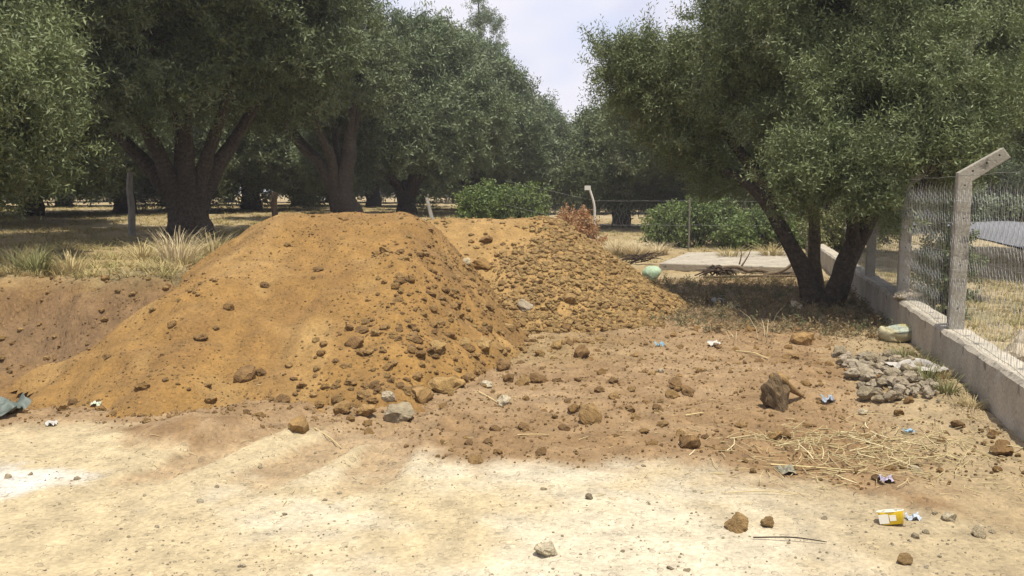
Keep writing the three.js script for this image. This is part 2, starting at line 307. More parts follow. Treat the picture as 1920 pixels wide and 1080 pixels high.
// ---------------------------------------------------------------- road beyond the fence
function strip(o0, o1, t0, t1, n, lift) { // along the wall's direction, offsets to the road side
  const pos = [], uv = [], idx = [];
  for (let i = 0; i <= n; i++) for (let j = 0; j <= 6; j++) {
    const t = lerp(t0, t1, i / n), bend = 0.0026 * Math.max(0, t - 10) ** 2, o = lerp(o0, o1, j / 6) - bend * 0.35;
    const p = WALL_0.clone().addScaledVector(WALL_D, t).addScaledVector(WALL_N, o);
    pos.push(p.x, ground(p.x, -p.z, false) + lift, p.z); uv.push(o / 1.7, t / 1.7);
    if (i < n && j < 6) { const a = i * 7 + j; idx.push(a, a + 1, a + 7, a + 1, a + 8, a + 7); }
  }
  const g = new THREE.BufferGeometry(); g.setAttribute('position', new THREE.Float32BufferAttribute(pos, 3)); g.setAttribute('uv', new THREE.Float32BufferAttribute(uv, 2)); g.setIndex(idx); g.computeVertexNormals();
  return g;
}
struct('road', strip(5.4, 11.2, -20, 70, 90, 0.05), M.asphalt);

// ---------------------------------------------------------------- low concrete wall with posts and wire
{
  const pos = [], uv = [], idx = []; const n = 150, t0 = -5, t1 = 26;
  const prof = [[0, -0.4], [0, 0.05], [0, 0.2], [0, WH - 0.03], [0.025, WH], [WW / 2, WH + 0.004], [WW - 0.025, WH], [WW, WH - 0.03], [WW, -0.4]];
  const K = prof.length; let L = 0; const ls = prof.map((p, i) => i ? (L += Math.hypot(p[0] - prof[i - 1][0], p[1] - prof[i - 1][1])) : 0);
  for (let i = 0; i <= n; i++) for (let k = 0; k < K; k++) {
    const t = lerp(t0, t1, i / n), w = 0.014 * fbm(t * 1.3, k * 0.7, 3, 3) + (k === 3 || k === 4 || k === 6 ? 0.018 * N3(t * 6, k, 9) : 0);
    const p = WALL_0.clone().addScaledVector(WALL_D, t).addScaledVector(WALL_N, prof[k][0] + w);
    pos.push(p.x, prof[k][1] + w * 0.8, p.z); uv.push(t / 1.5, ls[k] / 1.5);
    if (i < n && k < K - 1) { const a = i * K + k; idx.push(a, a + K, a + 1, a + 1, a + K, a + K + 1); }
  }
  const g = new THREE.BufferGeometry(); g.setAttribute('position', new THREE.Float32BufferAttribute(pos, 3)); g.setAttribute('uv', new THREE.Float32BufferAttribute(uv, 2)); g.setIndex(idx); g.computeVertexNormals();
  single('low_wall', toCreasedNormals(g, 0.6), M.wall, 'low rough concrete wall carrying the fence posts', 'wall');
}
const wallPoint = (t, o, y) => WALL_0.clone().addScaledVector(WALL_D, t).addScaledVector(WALL_N, o).setY(y);
const turn = Math.atan2(WALL_N.z, WALL_N.x); // local x -> outward
function postGeo(h, w) { // tapering concrete post with an arm leaning out, drilled for wires
  const s = new THREE.Shape(); const a = 0.3, b = 0.22, l = Math.hypot(a, b), nx = -b / l, ny = a / l;
  s.moveTo(-w * 0.56, -0.05); s.lineTo(w * 0.56, -0.05); s.lineTo(w * 0.5, h - 0.06); s.lineTo(w * 0.5 + a - nx * 0 + 0.0, h + b - 0.07); s.lineTo(w * 0.5 + a + nx * w * 0.9, h + b + ny * w * 0.9 - 0.07); s.lineTo(-w * 0.5, h + 0.01); s.closePath();
  const g = new THREE.ExtrudeGeometry(s, { depth: w - 0.016, bevelEnabled: true, bevelSize: 0.008, bevelThickness: 0.008, bevelSegments: 2 }); g.translate(0, 0, -(w - 0.016) / 2);
  const ev = new Evaluator(); ev.useGroups = false; let br = new Brush(g); br.updateMatrixWorld();
  const holes = [[0, h - 0.1], [0.06, h + 0.03], [0.17, h + 0.1], [0.27, h + 0.17], [0, h * 0.42], [0, h * 0.14], [0.01, h * 0.72]];
  for (const [x, y] of holes) { const c = new Brush(new THREE.CylinderGeometry(0.009, 0.009, 0.3, 8)); c.rotation.x = Math.PI / 2; c.position.set(x, y, 0); c.updateMatrixWorld(); br = ev.evaluate(br, c, SUBTRACTION); br.updateMatrixWorld(); }
  const q = br.geometry; const p = q.attributes.position, uv = q.attributes.uv; for (let i = 0; i < p.count; i++) uv.setXY(i, p.getX(i) * 0.7 + p.getZ(i) * 0.7, p.getY(i) * 0.7);
  return q;
}
const postG = postGeo(1.43, 0.105);
const T = []; { const q = hit(1800, 617, WH); const t1 = V(0, 0, 0).subVectors(q, WALL_0).dot(WALL_D); for (let k = -1; k < 5; k++) T.push(t1 + k * 2.65); }
const postLabels = [null, 'tall pale concrete fence post with bent arm standing in full sun', 'shaded concrete fence post behind the near tree with creeper climbing beside it', 'concrete fence post just right of the near tree trunk, third from the camera', 'far concrete fence post hidden among leaves behind the near tree'];
for (let k = 1; k < 5; k++) {
  const m = thing('concrete_fence_post', postLabels[k], 'fence post', wallPoint(T[k], WW / 2, WH), 'posts on the low wall');
  m.rotation.y = -turn; part('post', postG, M.conc, m);
  for (const y of [1.18, 0.55]) { const b = new Bars(); for (let s = 0; s < 4; s++) { const c = [[-0.075, -0.07], [0.075, -0.07], [0.075, 0.07], [-0.075, 0.07]], p = c[s], q = c[(s + 1) % 4]; b.rod(V(p[0], y, p[1]), V(q[0], y + 0.01, q[1]), 0.002); }
  part('tie_wire', mergeVertices(b.geo(), 0.004), M.wire, m); }
}
function meshPanel(a, b, h, cell, rad, label, group, name = 'wire_mesh_panel', sag = 0.03) {
  const len = a.distanceTo(b), dir = V(0, 0, 0).subVectors(b, a).normalize(), o = thing(name, label, 'wire fence', a.clone(), group);
  const nrm = V(-dir.z, 0, dir.x), bar = new Bars(), n = Math.floor(len / cell), ch = cell * 1.9, rows = Math.floor(h / ch);
  const P = (u, y) => dir.clone().multiplyScalar(u).addScaledVector(nrm, sag * N3(u * 1.3, y * 1.5, len) + 0.004).setY(y + dir.y * u + 0.02 * N3(u * 2, y * 2, 4));
  for (let i = 0; i <= n; i++) for (let r = 0; r < rows; r++) {
    const e = (r % 2 ? 1 : -1) * cell * 0.3, u = i * cell, c = v => clamp(v, 0, len), f = ((i * 0.618) % 1);
    const y = k => Math.min(h, Math.max(0, (r + k + f) * ch)); bar.rod(P(c(u + e), y(-0.55)), P(c(u + e), y(0)), rad); bar.rod(P(c(u + e), y(0)), P(c(u - e), y(0.45)), rad);
  }
  part('wire_mesh', bar.geo(), M.wire, o);
  for (const y of [0.02, h * 0.5, h]) { const w = new Bars(); for (let s = 0; s < 8; s++) w.rod(P(len * s / 8, y), P(len * (s + 1) / 8, y), rad * 1.25); part('tension_wire', w.geo(), M.wire, o); }
}
const panelL = ['wire mesh panel running from the sunlit post out of the right edge', 'wire mesh panel between the sunlit post and the shaded post', 'wire mesh panel between the shaded post and the post by the tree', 'farthest wire mesh panel of the wall fence behind the near tree'];
for (let k = 0; k < 4; k++) meshPanel(wallPoint(T[k], WW / 2 - 0.08, WH + 0.01), wallPoint(T[k + 1], WW / 2 - 0.08, WH + 0.01), 1.4, 0.05, 0.0018, panelL[k], 'wire mesh on the low wall');

// thin bent posts and wire of the fence at the back
function bentPost(px, py, D, h, label, lean = -0.12, mat = M.conc, w = 0.06) {
  const p = at(px, py, D); p.y = surf(p.x, D) - 0.1;
  const o = thing('bent_fence_post', label, 'fence post', p, 'thin posts of the back fence');
  part('post', limbGeo([[0, 0, 0, w], [0.02, h * 0.5, 0, w * 0.95], [0, h * 0.76, 0, w * 0.9], [lean, h, 0, w * 0.8]], { seg: 4, sub: 3, rough: 0.03 }), mat, o);
  if (w < 0.05) part('end_block', new THREE.BoxGeometry(0.16, 0.12, 0.14).translate(lean - 0.05, h + 0.02, 0), mat, o);
  return o;
}
const bp = bentPost(1113, 460, 23.4, 1.75, 'thin white bent fence post beside the rusty brush heap', -0.13, std([0.62, 0.6, 0.55]), 0.04);
bentPost(515, 430, 15.5, 1.0, 'short dark fence post behind the left brow of the orange mound', 0.02, M.darkWood, 0.06);
bentPost(247, 440, 17, 1.35, 'grey fence post in shade left of the thick olive trunk', 0.03, M.concDark, 0.07);
{ const p = at(812, 392, 16.6); p.y = 0.75; const o = single('leaning_prop', limbGeo([[-0.16, 0.78, -0.4, 0.035], [0.05, 0.1, 0, 0.04], [0.16, -0.3, 0.1, 0.04]], { seg: 6 }), M.concDark, 'grey slanting fence prop behind the dip between the two mounds', 'fence prop', p); }
{
  const g0 = x => { const D = 23.4; return V(x, surf(x, D) + 0.02, -D); };
  const xs = [-0.2, bp.position.x, 4.8, 7.4], lab = ['back fence wire left of the thin white bent post', 'back fence wire just right of the thin white bent post', 'back fence wire in front of the green bramble bushes'];
  for (let k = 0; k < 3; k++) meshPanel(g0(xs[k]), g0(xs[k + 1]), 1.3, 0.09, 0.0022, lab[k], 'wire of the back fence', 'wire_mesh_panel', 0.06);
  for (const [x, l] of [[4.8, 'slim fence post at the left side of the green bramble'], [7.4, 'slim back fence post behind the near tree trunk']]) { const q = g0(x); q.y -= 0.2; single('slim_fence_post', limbGeo([[0, 0, 0, 0.028], [0.01, 0.8, 0, 0.028], [0, 1.6, 0, 0.025]], { seg: 6, rough: 0.03 }), M.concDark, l, 'fence post', q, 'slim posts of the back fence'); }
}

// ---------------------------------------------------------------- leaves and trees
function sprayGeo(seed, L, n, ll, lw, side = 3, spread = 0.9) { // a shoot with narrow leaves and a few side shoots
  const r = rng(seed), p = [], idx = [];
  const leaf = (o, d, len, w) => { const t = V(r() - 0.5, r() - 0.5, r() - 0.5).cross(d).normalize().multiplyScalar(w / 2), m = o.clone().addScaledVector(d, len * 0.45), e = o.clone().addScaledVector(d, len), s = p.length / 3; e.y -= len * 0.06; for (const q of [o, m.clone().add(t), e, m.clone().sub(t)]) p.push(q.x, q.y, q.z); idx.push(s, s + 1, s + 2, s, s + 2, s + 3); };
  const shoot = (o, d, len, k) => {
    const side2 = V(r() - 0.5, r() - 0.5, r() - 0.5).cross(d).normalize(), bend = V(r() - 0.5, r() - 0.5, r() - 0.5).multiplyScalar(0.35);
    let a = o.clone();
    for (let i = 0; i < k; i++) { const t = (i + 0.6) / k, q = o.clone().addScaledVector(d, len * t).addScaledVector(bend, len * t * t); const e = side2.clone().applyAxisAngle(d, i * 1.57 * 0.5 + (i % 2) * Math.PI); leaf(q, d.clone().multiplyScalar(0.55).addScaledVector(e, spread).normalize(), ll * (0.75 + 0.5 * r()), lw * (0.8 + 0.4 * r())); }
    const e = o.clone().addScaledVector(d, len).addScaledVector(bend, len), x = side2.multiplyScalar(len * 0.012), s = p.length / 3; for (const q of [a.clone().sub(x), a.clone().add(x), e]) p.push(q.x, q.y, q.z); idx.push(s, s + 1, s + 2);
  };
  shoot(V(0, 0, 0), V(0, 1, 0), L, n);
  for (let i = 0; i < side; i++) { const th = r() * 6.28, t = 0.1 + 0.5 * r(); shoot(V(0, L * t, 0), V(Math.cos(th) * 0.75, 0.6, Math.sin(th) * 0.75).normalize(), L * (0.45 + 0.3 * r()), Math.round(n * 0.6)); }
  const g = new THREE.BufferGeometry(); g.setAttribute('position', new THREE.Float32BufferAttribute(p, 3)); g.setAttribute('uv', new THREE.Float32BufferAttribute(new Array(p.length / 3 * 2).fill(0), 2)); g.setIndex(idx); g.computeVertexNormals();
  return g;
}
const sprayNear = sprayGeo(11, 0.34, 14, 0.066, 0.0175, 4), sprayFar = sprayGeo(12, 0.42, 12, 0.1, 0.032, 4), sprayBroad = sprayGeo(13, 0.34, 8, 0.085, 0.05, 3, 1.1), sprayFine = sprayGeo(14, 0.3, 10, 0.05, 0.02, 4, 0.8);
const tones = { olive: [[0.11, 0.145, 0.05], [0.19, 0.23, 0.095], [0.32, 0.355, 0.2]], deep: [[0.092, 0.125, 0.046], [0.155, 0.192, 0.082], [0.27, 0.305, 0.175]], far: [[0.115, 0.155, 0.072], [0.178, 0.222, 0.108], [0.265, 0.312, 0.19]], bramble: [[0.1, 0.15, 0.035], [0.15, 0.21, 0.05], [0.2, 0.25, 0.09]], rust: [[0.33, 0.16, 0.06], [0.44, 0.26, 0.12], [0.24, 0.13, 0.055]], dry: [[0.42, 0.35, 0.19], [0.5, 0.43, 0.26], [0.36, 0.31, 0.15]], weed: [[0.16, 0.18, 0.06], [0.24, 0.24, 0.1], [0.34, 0.31, 0.15]] };
const q0 = new THREE.Quaternion(), UPV = V(0, 1, 0), mat4 = new THREE.Matrix4();
function crownMesh(name, lobes, per, geo, tone, seed, scale, parent, { shell = 0.5, gaps = -0.2, up = 0.35, mat = M.leaf, gapScale = 0.8, clump = 0, size = 0.5, tw = 1 } = {}) {
  const twigs = clump ? [] : null;
  per *= 0.55; const r = rng(seed), ms = [], cs = [];
  const sub = [];
  for (const [c, rx, ry, rz] of lobes) {
    if (!clump) { sub.push([c, rx, ry, rz, 1]); continue; }
    const m = Math.max(5, Math.round(clump * Math.pow(rx * ry * rz, 2 / 3) / (size * size)));
    for (let i = 0; i < m; i++) { const z = 1 - 2 * (i + 0.5) / m, a = i * 2.39996 + r() * 0.8, s = Math.sqrt(1 - z * z), k = 0.55 + 0.42 * r(), q = size * (0.65 + 0.7 * r()); sub.push([V(c.x + s * Math.cos(a) * rx * k, c.y + z * ry * k, c.z + s * Math.sin(a) * rz * k), q, q * 1.05, q, 1]); if (twigs && r() < 0.6) twigs.push([c, sub[sub.length - 1][0]]); }
  }
  if (twigs) { const gs = twigs.map(([a, b], i) => limbGeo([[a.x, a.y - 0.2, a.z, 0.022 * tw], [lerp(a.x, b.x, 0.5) + 0.1 * N3(i, 1, 2), lerp(a.y, b.y, 0.5), lerp(a.z, b.z, 0.5), 0.014 * tw], [b.x, b.y, b.z, 0.005 * tw]], { seg: 4, sub: 3 })); const m = part('branchlets', mergeGeometries(gs), M.bark, parent); m.userData.kind = 'stuff'; }
  for (const [c, rx, ry, rz] of sub) {
    const n = Math.round(per * Math.pow(rx * ry * rz, 2 / 3));
    for (let i = 0; i < n; i++) {
      const z = r() * 2 - 1, a = r() * 6.2832, s = Math.sqrt(1 - z * z), d = V(s * Math.cos(a), z, s * Math.sin(a));
      const out = 0.84 + 0.42 * fbm(d.x * 1.9 + seed, d.y * 1.9 + c.x, d.z * 1.9 + c.z, 3), k = out * (1 - shell * Math.pow(r(), 1.6));
      const p = V(c.x + d.x * rx * k, c.y + d.y * ry * k, c.z + d.z * rz * k);
      if (fbm(p.x * gapScale + seed, p.y * gapScale, p.z * gapScale, 2) < gaps) continue;
      const o = d.clone().multiplyScalar(0.75).add(V((r() - 0.5) * 1.3, up + (r() - 0.5) * 1.1, (r() - 0.5) * 1.3)).normalize();
      q0.setFromUnitVectors(UPV, o); q0.multiply(new THREE.Quaternion().setFromAxisAngle(UPV, r() * 6.28));
      const sc = scale * (0.65 + 0.6 * r()); let long = 1; if (clump && r() < 0.08 && d.y > -0.2) { long = 1.6; q0.setFromUnitVectors(UPV, V(o.x * 0.5, 1, o.z * 0.5).normalize()); }
      ms.push(mat4.clone().compose(p, q0, V(sc / Math.sqrt(long), sc * long, sc / Math.sqrt(long))));
      const T3 = tones[tone], b = r() < 0.5 ? mix3(T3[0], T3[1], r()) : r() < 0.75 ? T3[1] : mix3(T3[1], T3[2], r()), j = 0.85 + 0.3 * r(); cs.push([b[0] * j, b[1] * j, b[2] * j]);
    }
  }
  const im = new THREE.InstancedMesh(geo, mat, ms.length), col = new THREE.Color();
  ms.forEach((m, i) => { im.setMatrixAt(i, m); im.setColorAt(i, col.setRGB(...cs[i])); });
  im.name = name; im.userData.kind = 'stuff'; parent.add(im); leafCount += ms.length; return im;
}
let leafCount = 0;
function oliveTree(name, label, pos, H, R, { seed = 1, per = 260, spray = sprayFar, scale = 1.4, tone = 'deep', fork = 1.4, tr = 0.34, n = 9, low = 0.42, group = null, lean = 0, gaps = -0.2, category = 'tree', squash = 0.8, limbs = null, extra = [] } = {}) {
  const r = rng(seed * 7919 + 3), o = thing(name, label, category, pos, group), lobes = [];
  for (let i = 0; i < n; i++) {
    const a = i * 2.4 + r() * 0.7, ring = i < n * 0.6 ? 0.66 : 0.35, y = i < n * 0.6 ? lerp(low, low + 0.2, r()) : lerp(0.62, 0.82, r()), lr = R * (0.4 + 0.14 * r());
    lobes.push([V(Math.cos(a) * R * ring + lean, H * y, Math.sin(a) * R * ring), lr, lr * squash * 1.15, lr]);
  }
  lobes.push([V(lean, H * 0.84, 0), R * 0.42, H * 0.16, R * 0.42], [V(lean * 0.7, H * 0.6, 0), R * 0.5, H * 0.2, R * 0.5], ...extra);
  part('trunk', limbGeo([[0, -0.3, 0, tr * 1.55], [0.02, 0.1, 0, tr * 1.2], [lean * 0.2, fork * 0.6, 0.03, tr], [lean * 0.35, fork, 0, tr * 0.85], [lean * 0.4, fork + 0.35, 0, tr * 0.4]], { seg: 12, sub: 4, rough: 0.2, seed, flute: 0.06 }), M.bark, o);
  const ends = limbs || lobes.slice(0, Math.min(n, 7)).map(l => l[0]);
  for (const e of ends) {
    const m = V(lerp(lean * 0.35, e.x, 0.5), lerp(fork, e.y, 0.42), e.z * 0.45), lr = tr * (0.46 + 0.2 * r());
    const hd = Math.hypot(e.x, e.z) || 1; part('limb', limbGeo([[e.x / hd * tr * 0.5, -0.15, e.z / hd * tr * 0.5, lr * 1.35], [lean * 0.3 + e.x / hd * tr * 0.5, fork * 0.75, e.z / hd * tr * 0.5, lr * 1.1], [m.x * 0.6, lerp(fork, m.y, 0.55), m.z * 0.6, lr * 0.85], [m.x, m.y, m.z, lr * 0.65], [e.x, e.y, e.z, lr * 0.3], [e.x * 1.1, e.y + R * 0.25, e.z * 1.1, 0.015]], { seg: 7, sub: 3, rough: 0.18, seed: seed + e.x }), M.bark, o);
  }
  crownMesh('crown', lobes, per, spray, tone, seed, scale, o, { gaps, shell: 0.85, clump: 2.7, size: 0.16 * R, up: 0.55, tw: 1.5 });
  return o;
}
const gp = (px, D) => { const p = at(px, 400, D); p.y = surf(p.x, D); return p; };

// near tree by the wall: several leaning stems, crown hung low on the road side
{
  const B = hit(1535, 572, 0.02); B.y = ground(B.x, -B.z);
  const o = thing('olive_tree', 'near olive tree with several leaning stems beside the low wall', 'tree', B);
  const rel = (px, py, D, r) => { const p = at(px, py, D).sub(B); return [p.x, p.y, p.z, r]; };
  const Db = -B.z;
  part('trunk', limbGeo([[0, -0.3, 0, 0.34], [0, 0.0, 0, 0.24], rel(1538, 564, Db, 0.15), rel(1537, 552, Db, 0.1), rel(1536, 544, Db, 0.04)], { seg: 14, sub: 4, rough: 0.25, flute: 0.08, seed: 3 }), M.bark, o);
  const stems = [
    [rel(1522, 574, Db, 0.16), rel(1510, 512, Db, 0.13), rel(1484, 462, Db, 0.11), rel(1458, 415, Db + 0.1, 0.105), rel(1425, 340, Db + 0.3, 0.1), rel(1350, 240, Db + 1.0, 0.06), rel(1240, 150, Db + 1.8, 0.02)],
    [rel(1556, 578, Db, 0.17), rel(1578, 518, Db - 0.1, 0.15), rel(1602, 460, Db - 0.2, 0.135), rel(1640, 390, Db - 0.3, 0.12), rel(1668, 320, Db - 0.4, 0.11), rel(1700, 220, Db - 0.6, 0.06), rel(1730, 100, Db - 0.6, 0.02)],
    [rel(1530, 560, Db + 0.25, 0.13), rel(1527, 490, Db + 0.45, 0.095), rel(1525, 400, Db + 0.7, 0.085), rel(1500, 250, Db + 0.7, 0.08), rel(1490, 80, Db + 0.5, 0.03)],
    [rel(1458, 415, Db + 0.1, 0.1), rel(1410, 350, Db + 0.3, 0.08), rel(1340, 310, Db + 0.8, 0.05), rel(1290, 270, Db + 1.3, 0.02)],
    [rel(1600, 460, Db - 0.2, 0.1), rel(1590, 380, Db - 0.9, 0.07), rel(1540, 330, Db - 1.3, 0.045), rel(1490, 330, Db - 1.5, 0.015)],
    [rel(1637, 390, Db - 0.3, 0.1), rel(1720, 290, Db, 0.07), rel(1800, 180, Db + 0.2, 0.03)],
  ];
  stems.forEach((s, i) => part(i < 3 ? 'stem' : 'limb', limbGeo(s, { seg: 9, sub: 4, rough: 0.2, seed: i * 3 }), i === 2 ? M.barkPale : M.bark, o));
  const L = [[1425, 60, 1.0, 0.95], [1240, 165, 1.3, 0.72], [1180, 130, 1.3, 0.36], [1290, 250, 1.2, 0.6], [1390, 130, 0.2, 0.8], [1500, 90, 0.2, 1.3], [1440, 235, 0.6, 0.68], [1660, 80, -0.3, 1.4], [1710, 235, -1.2, 0.95], [1600, 250, -1.0, 0.75], [1580, 330, -1.4, 0.52], [1520, 335, -1.4, 0.36], [1800, 140, -0.2, 1.2], [1790, 260, 0.2, 0.6], [1470, -150, 0.8, 1.0], [1600, -190, 0, 1.6], [1800, -120, 0, 1.5], [1470, -60, 1.0, 0.7], [1330, 320, 1.2, 0.45], [1700, 345, -0.2, 0.4], [1640, 330, -0.8, 0.5], [1690, 305, -1.9, 0.45], [1640, 350, -1.7, 0.36], [1745, 250, -1.9, 0.5], [1725, 335, -2.2, 0.42], [1690, 385, -1.9, 0.34], [1765, 300, -2.0, 0.34], [1765, 150, -1.6, 0.7], [1450, 200, 0.9, 0.8]]
    .map(([px, py, dz, r]) => [at(px, py, Db + dz).sub(B), r, r * 1.02, r]);
  crownMesh('crown', L, 1250, sprayNear, 'olive', 5, 0.92, o, { gaps: -0.07, shell: 0.9, up: 0.6, clump: 2.7, size: 0.34, gapScale: 1.0 });
}
oliveTree('olive_tree', 'massive old olive with thick forked trunk on the left', gp(352, 17.6), 7.8, 3.1, { seed: 4, per: 330, scale: 1.05, fork: 0.7, tr: 0.36, n: 12, low: 0.36, tone: 'deep', extra: [[V(-1.8, 5.6, 3.2), 1.5, 1.1, 1.5], [V(1.4, 5.8, 3.4), 1.5, 1.1, 1.5], [V(-4.2, 5.4, 2.2), 1.5, 1.1, 1.5], [V(-0.2, 6.2, 4.6), 1.2, 0.9, 1.2], [V(-3.4, 5.9, 4.2), 1.3, 0.9, 1.3]],
  limbs: [V(-2.0, 3.1, 0.3), V(-0.4, 4.0, -0.6), V(1.2, 3.4, 0.4), V(0.4, 4.2, 1.0), V(1.9, 3.9, -0.8), V(-1.0, 3.8, 1.3)] });
{ const p = at(-260, 400, 10.2); p.y = surf(p.x, 10.2);
  oliveTree('olive_tree', 'leafy olive whose branches hang in from the left edge', p, 5.6, 2.2, { seed: 9, per: 900, spray: sprayNear, scale: 1.2, tone: 'olive', fork: 0.9, tr: 0.22, n: 11, low: 0.27, squash: 0.9 }); }
oliveTree('olive_tree', 'second olive with thick short trunk behind the orange mound', gp(652, 26.5), 8.0, 2.3, { seed: 14, lean: -0.9, per: 250, scale: 1.35, fork: 1.1, tr: 0.36, n: 12, low: 0.37 });
oliveTree('olive_tree', 'olive with two low spreading limbs right of the second trunk', gp(762, 31), 6.7, 3.3, { seed: 15, per: 230, scale: 1.5, fork: 0.9, tr: 0.3, n: 11, low: 0.34, tone: 'far' });
oliveTree('olive_tree', 'rounded olive behind the green shrub above the mound dip', gp(885, 38), 6.8, 3.2, { seed: 16, per: 210, scale: 1.6, n: 10, low: 0.26, tone: 'far' });
oliveTree('olive_tree', 'small pointed olive at the end of the left tree row', gp(1010, 46), 5.9, 2.5, { seed: 17, per: 210, scale: 1.6, n: 9, low: 0.24, tone: 'far' });
oliveTree('olive_tree', 'lower olive closing the gap below the sky notch', gp(1075, 58), 5.6, 2.6, { seed: 18, per: 170, scale: 1.9, n: 8, low: 0.25, tone: 'far' });
oliveTree('olive_tree', 'dark olive behind the thin white bent post', gp(1165, 37), 5.0, 2.4, { seed: 19, per: 230, scale: 1.6, n: 10, low: 0.28, tone: 'deep' });
oliveTree('olive_tree', 'shaded olive behind the green bramble and the near tree', gp(1335, 33), 6.8, 3.8, { seed: 20, per: 220, scale: 1.5, n: 10, low: 0.34, tone: 'deep' });
oliveTree('olive_tree', 'olive behind the near tree trunk beside the fence end', gp(1560, 32), 7.0, 3.8, { seed: 21, per: 200, scale: 1.6, n: 10, low: 0.26, tone: 'far' });
oliveTree('roadside_tree', 'tall roadside tree overhanging the fence at the top right corner', gp(2090, 17.5), 8.6, 4.2, { seed: 22, per: 330, scale: 1.05, n: 11, low: 0.45, fork: 2.2, tone: 'deep' });
oliveTree('roadside_tree', 'bushy tree on the bank across the road', gp(1800, 46), 7.5, 4.2, { seed: 23, per: 200, scale: 1.8, n: 9, low: 0.25, tone: 'far' });
oliveTree('roadside_tree', 'dark tree above the ochre bank across the road, at the right edge', gp(1945, 52), 9.5, 4.6, { seed: 24, per: 180, scale: 1.9, n: 9, low: 0.4, tone: 'deep' });
{ // tall slender tree rising over the row
  const D = 56, p = gp(898, D), o = thing('tall_slender_tree', 'tall narrow tree rising above the olive row against the sky', 'tree', p);
  part('trunk', limbGeo([[0, -0.3, 0, 0.35], [0, 4, 0, 0.28], [0.2, 9, 0, 0.16], [0, 13, 0, 0.03]], { seg: 8 }), M.bark, o);
  crownMesh('crown', [[V(-0.2, 12.3, 0), 0.7, 1.2, 0.7], [V(0.5, 10.9, 0.2), 1.1, 1.1, 1.1], [V(-0.5, 10.2, 0.3), 0.9, 1.2, 0.9], [V(0.9, 9.4, 0), 0.9, 1.1, 0.9], [V(0.2, 8.2, 0), 1.5, 1.4, 1.4], [V(0.2, 6.5, 0), 1.9, 1.6, 1.7]], 240, sprayFar, 'far', 33, 1.5, o, { gaps: -0.12 });
}
// orchard rows far behind on the left
{
  const r = rng(77);
  for (const [px, D] of [[60, 30], [235, 33], [470, 38], [120, 47], [330, 52], [560, 50], [700, 47], [-60, 22], [30, 64], [210, 70], [430, 68], [620, 66], [790, 62], [-40, 44], [1230, 60], [1420, 55], [1640, 48], [900, 76], [1120, 82]])
    oliveTree('orchard_olive', px > 880 ? 'distant olive closing the view behind the right hand trees' : 'distant olive in the shaded orchard rows on the left', gp(px, D), 6.6 + r() * 1.6, 4.0 + r() * 0.8, { seed: 100 + px + D, per: D > 40 ? 85 : 140, scale: D > 40 ? 2.6 : 1.9, n: 8, low: 0.3, fork: 1.5, tr: 0.34, tone: 'deep', group: px > 880 ? 'distant olives on the right' : 'distant orchard olives', gaps: -0.3 });
}

// ---------------------------------------------------------------- bushes, brambles, brush
function bush(name, label, px, D, w, h, d, { seed = 1, per = 900, spray = sprayBroad, tone = 'bramble', scale = 0.9, n = 7, group, category = 'bush', pos = null } = {}) {
  const p = pos || gp(px, D), r = rng(seed * 31), o = thing(name, label, category, p, group), lobes = [];
  for (let i = 0; i < n; i++) { const u = (i + 0.5) / n * 2 - 1, q = 0.5 + 0.3 * r(); lobes.push([V(u * w * 0.72, h * lerp(0.28, 0.66, r()) * (1 - 0.3 * u * u), (r() - 0.5) * d), w * 0.36 * q * 1.6, h * 0.46 * (0.8 + 0.5 * r()), d * 0.7]); }
  const st = []; for (let i = 0; i < 6; i++) st.push(limbGeo([[(r() - 0.5) * 0.3, -0.1, (r() - 0.5) * 0.3, 0.02], [(r() - 0.5) * w * 0.7, h * 0.4, 0, 0.015], [(r() - 0.5) * w * 1.4, h * 0.8, (r() - 0.5) * d, 0.006]], { seg: 5, sub: 3 }));
  part('stems', mergeGeometries(st), M.darkWood, o);
  crownMesh('foliage', lobes, per, spray, tone, seed, scale, o, { shell: 0.8, gaps: -0.4, up: 0.5 });
  return o;
}
bush('green_shrub', 'bright green shrub behind the dip between the two mounds', 945, 25, 1.4, 1.35, 0.8, { seed: 3, per: 900 });
bush('bramble_bush', 'broad green bramble bush along the back fence, right of the dark shade', 1305, 24.6, 1.5, 1.35, 0.8, { seed: 4, per: 900 });
bush('bramble_bush', 'lower green bramble bush directly behind the left stem of the near tree', 1430, 23.8, 1.3, 1.05, 0.7, { seed: 5, per: 900 });
bush('bramble_bush', 'grey green bush between the near trunk and the wall fence', 1580, 22, 1.2, 1.1, 0.7, { seed: 6, per: 700, tone: 'weed' });
{ const p = wallPoint(T[2] + 0.1, WW + 0.35, 0.1); bush('creeper', 'leafy creeper climbing around the shaded fence post', 0, 0, 0.34, 1.45, 0.3, { seed: 7, per: 1500, scale: 0.55, tone: 'olive', n: 5, pos: p, category: 'plant' }); }
bush('roadside_bush', 'green bush on the verge of the far side of the road', 1770, 40, 2.2, 2.0, 1.2, { seed: 8, per: 260, scale: 1.6, tone: 'far' });
bush('roadside_bush', 'dark bush at the foot of the ochre bank', 1875, 41, 1.8, 1.2, 0.9, { seed: 12, per: 260, scale: 1.6, tone: 'deep' });
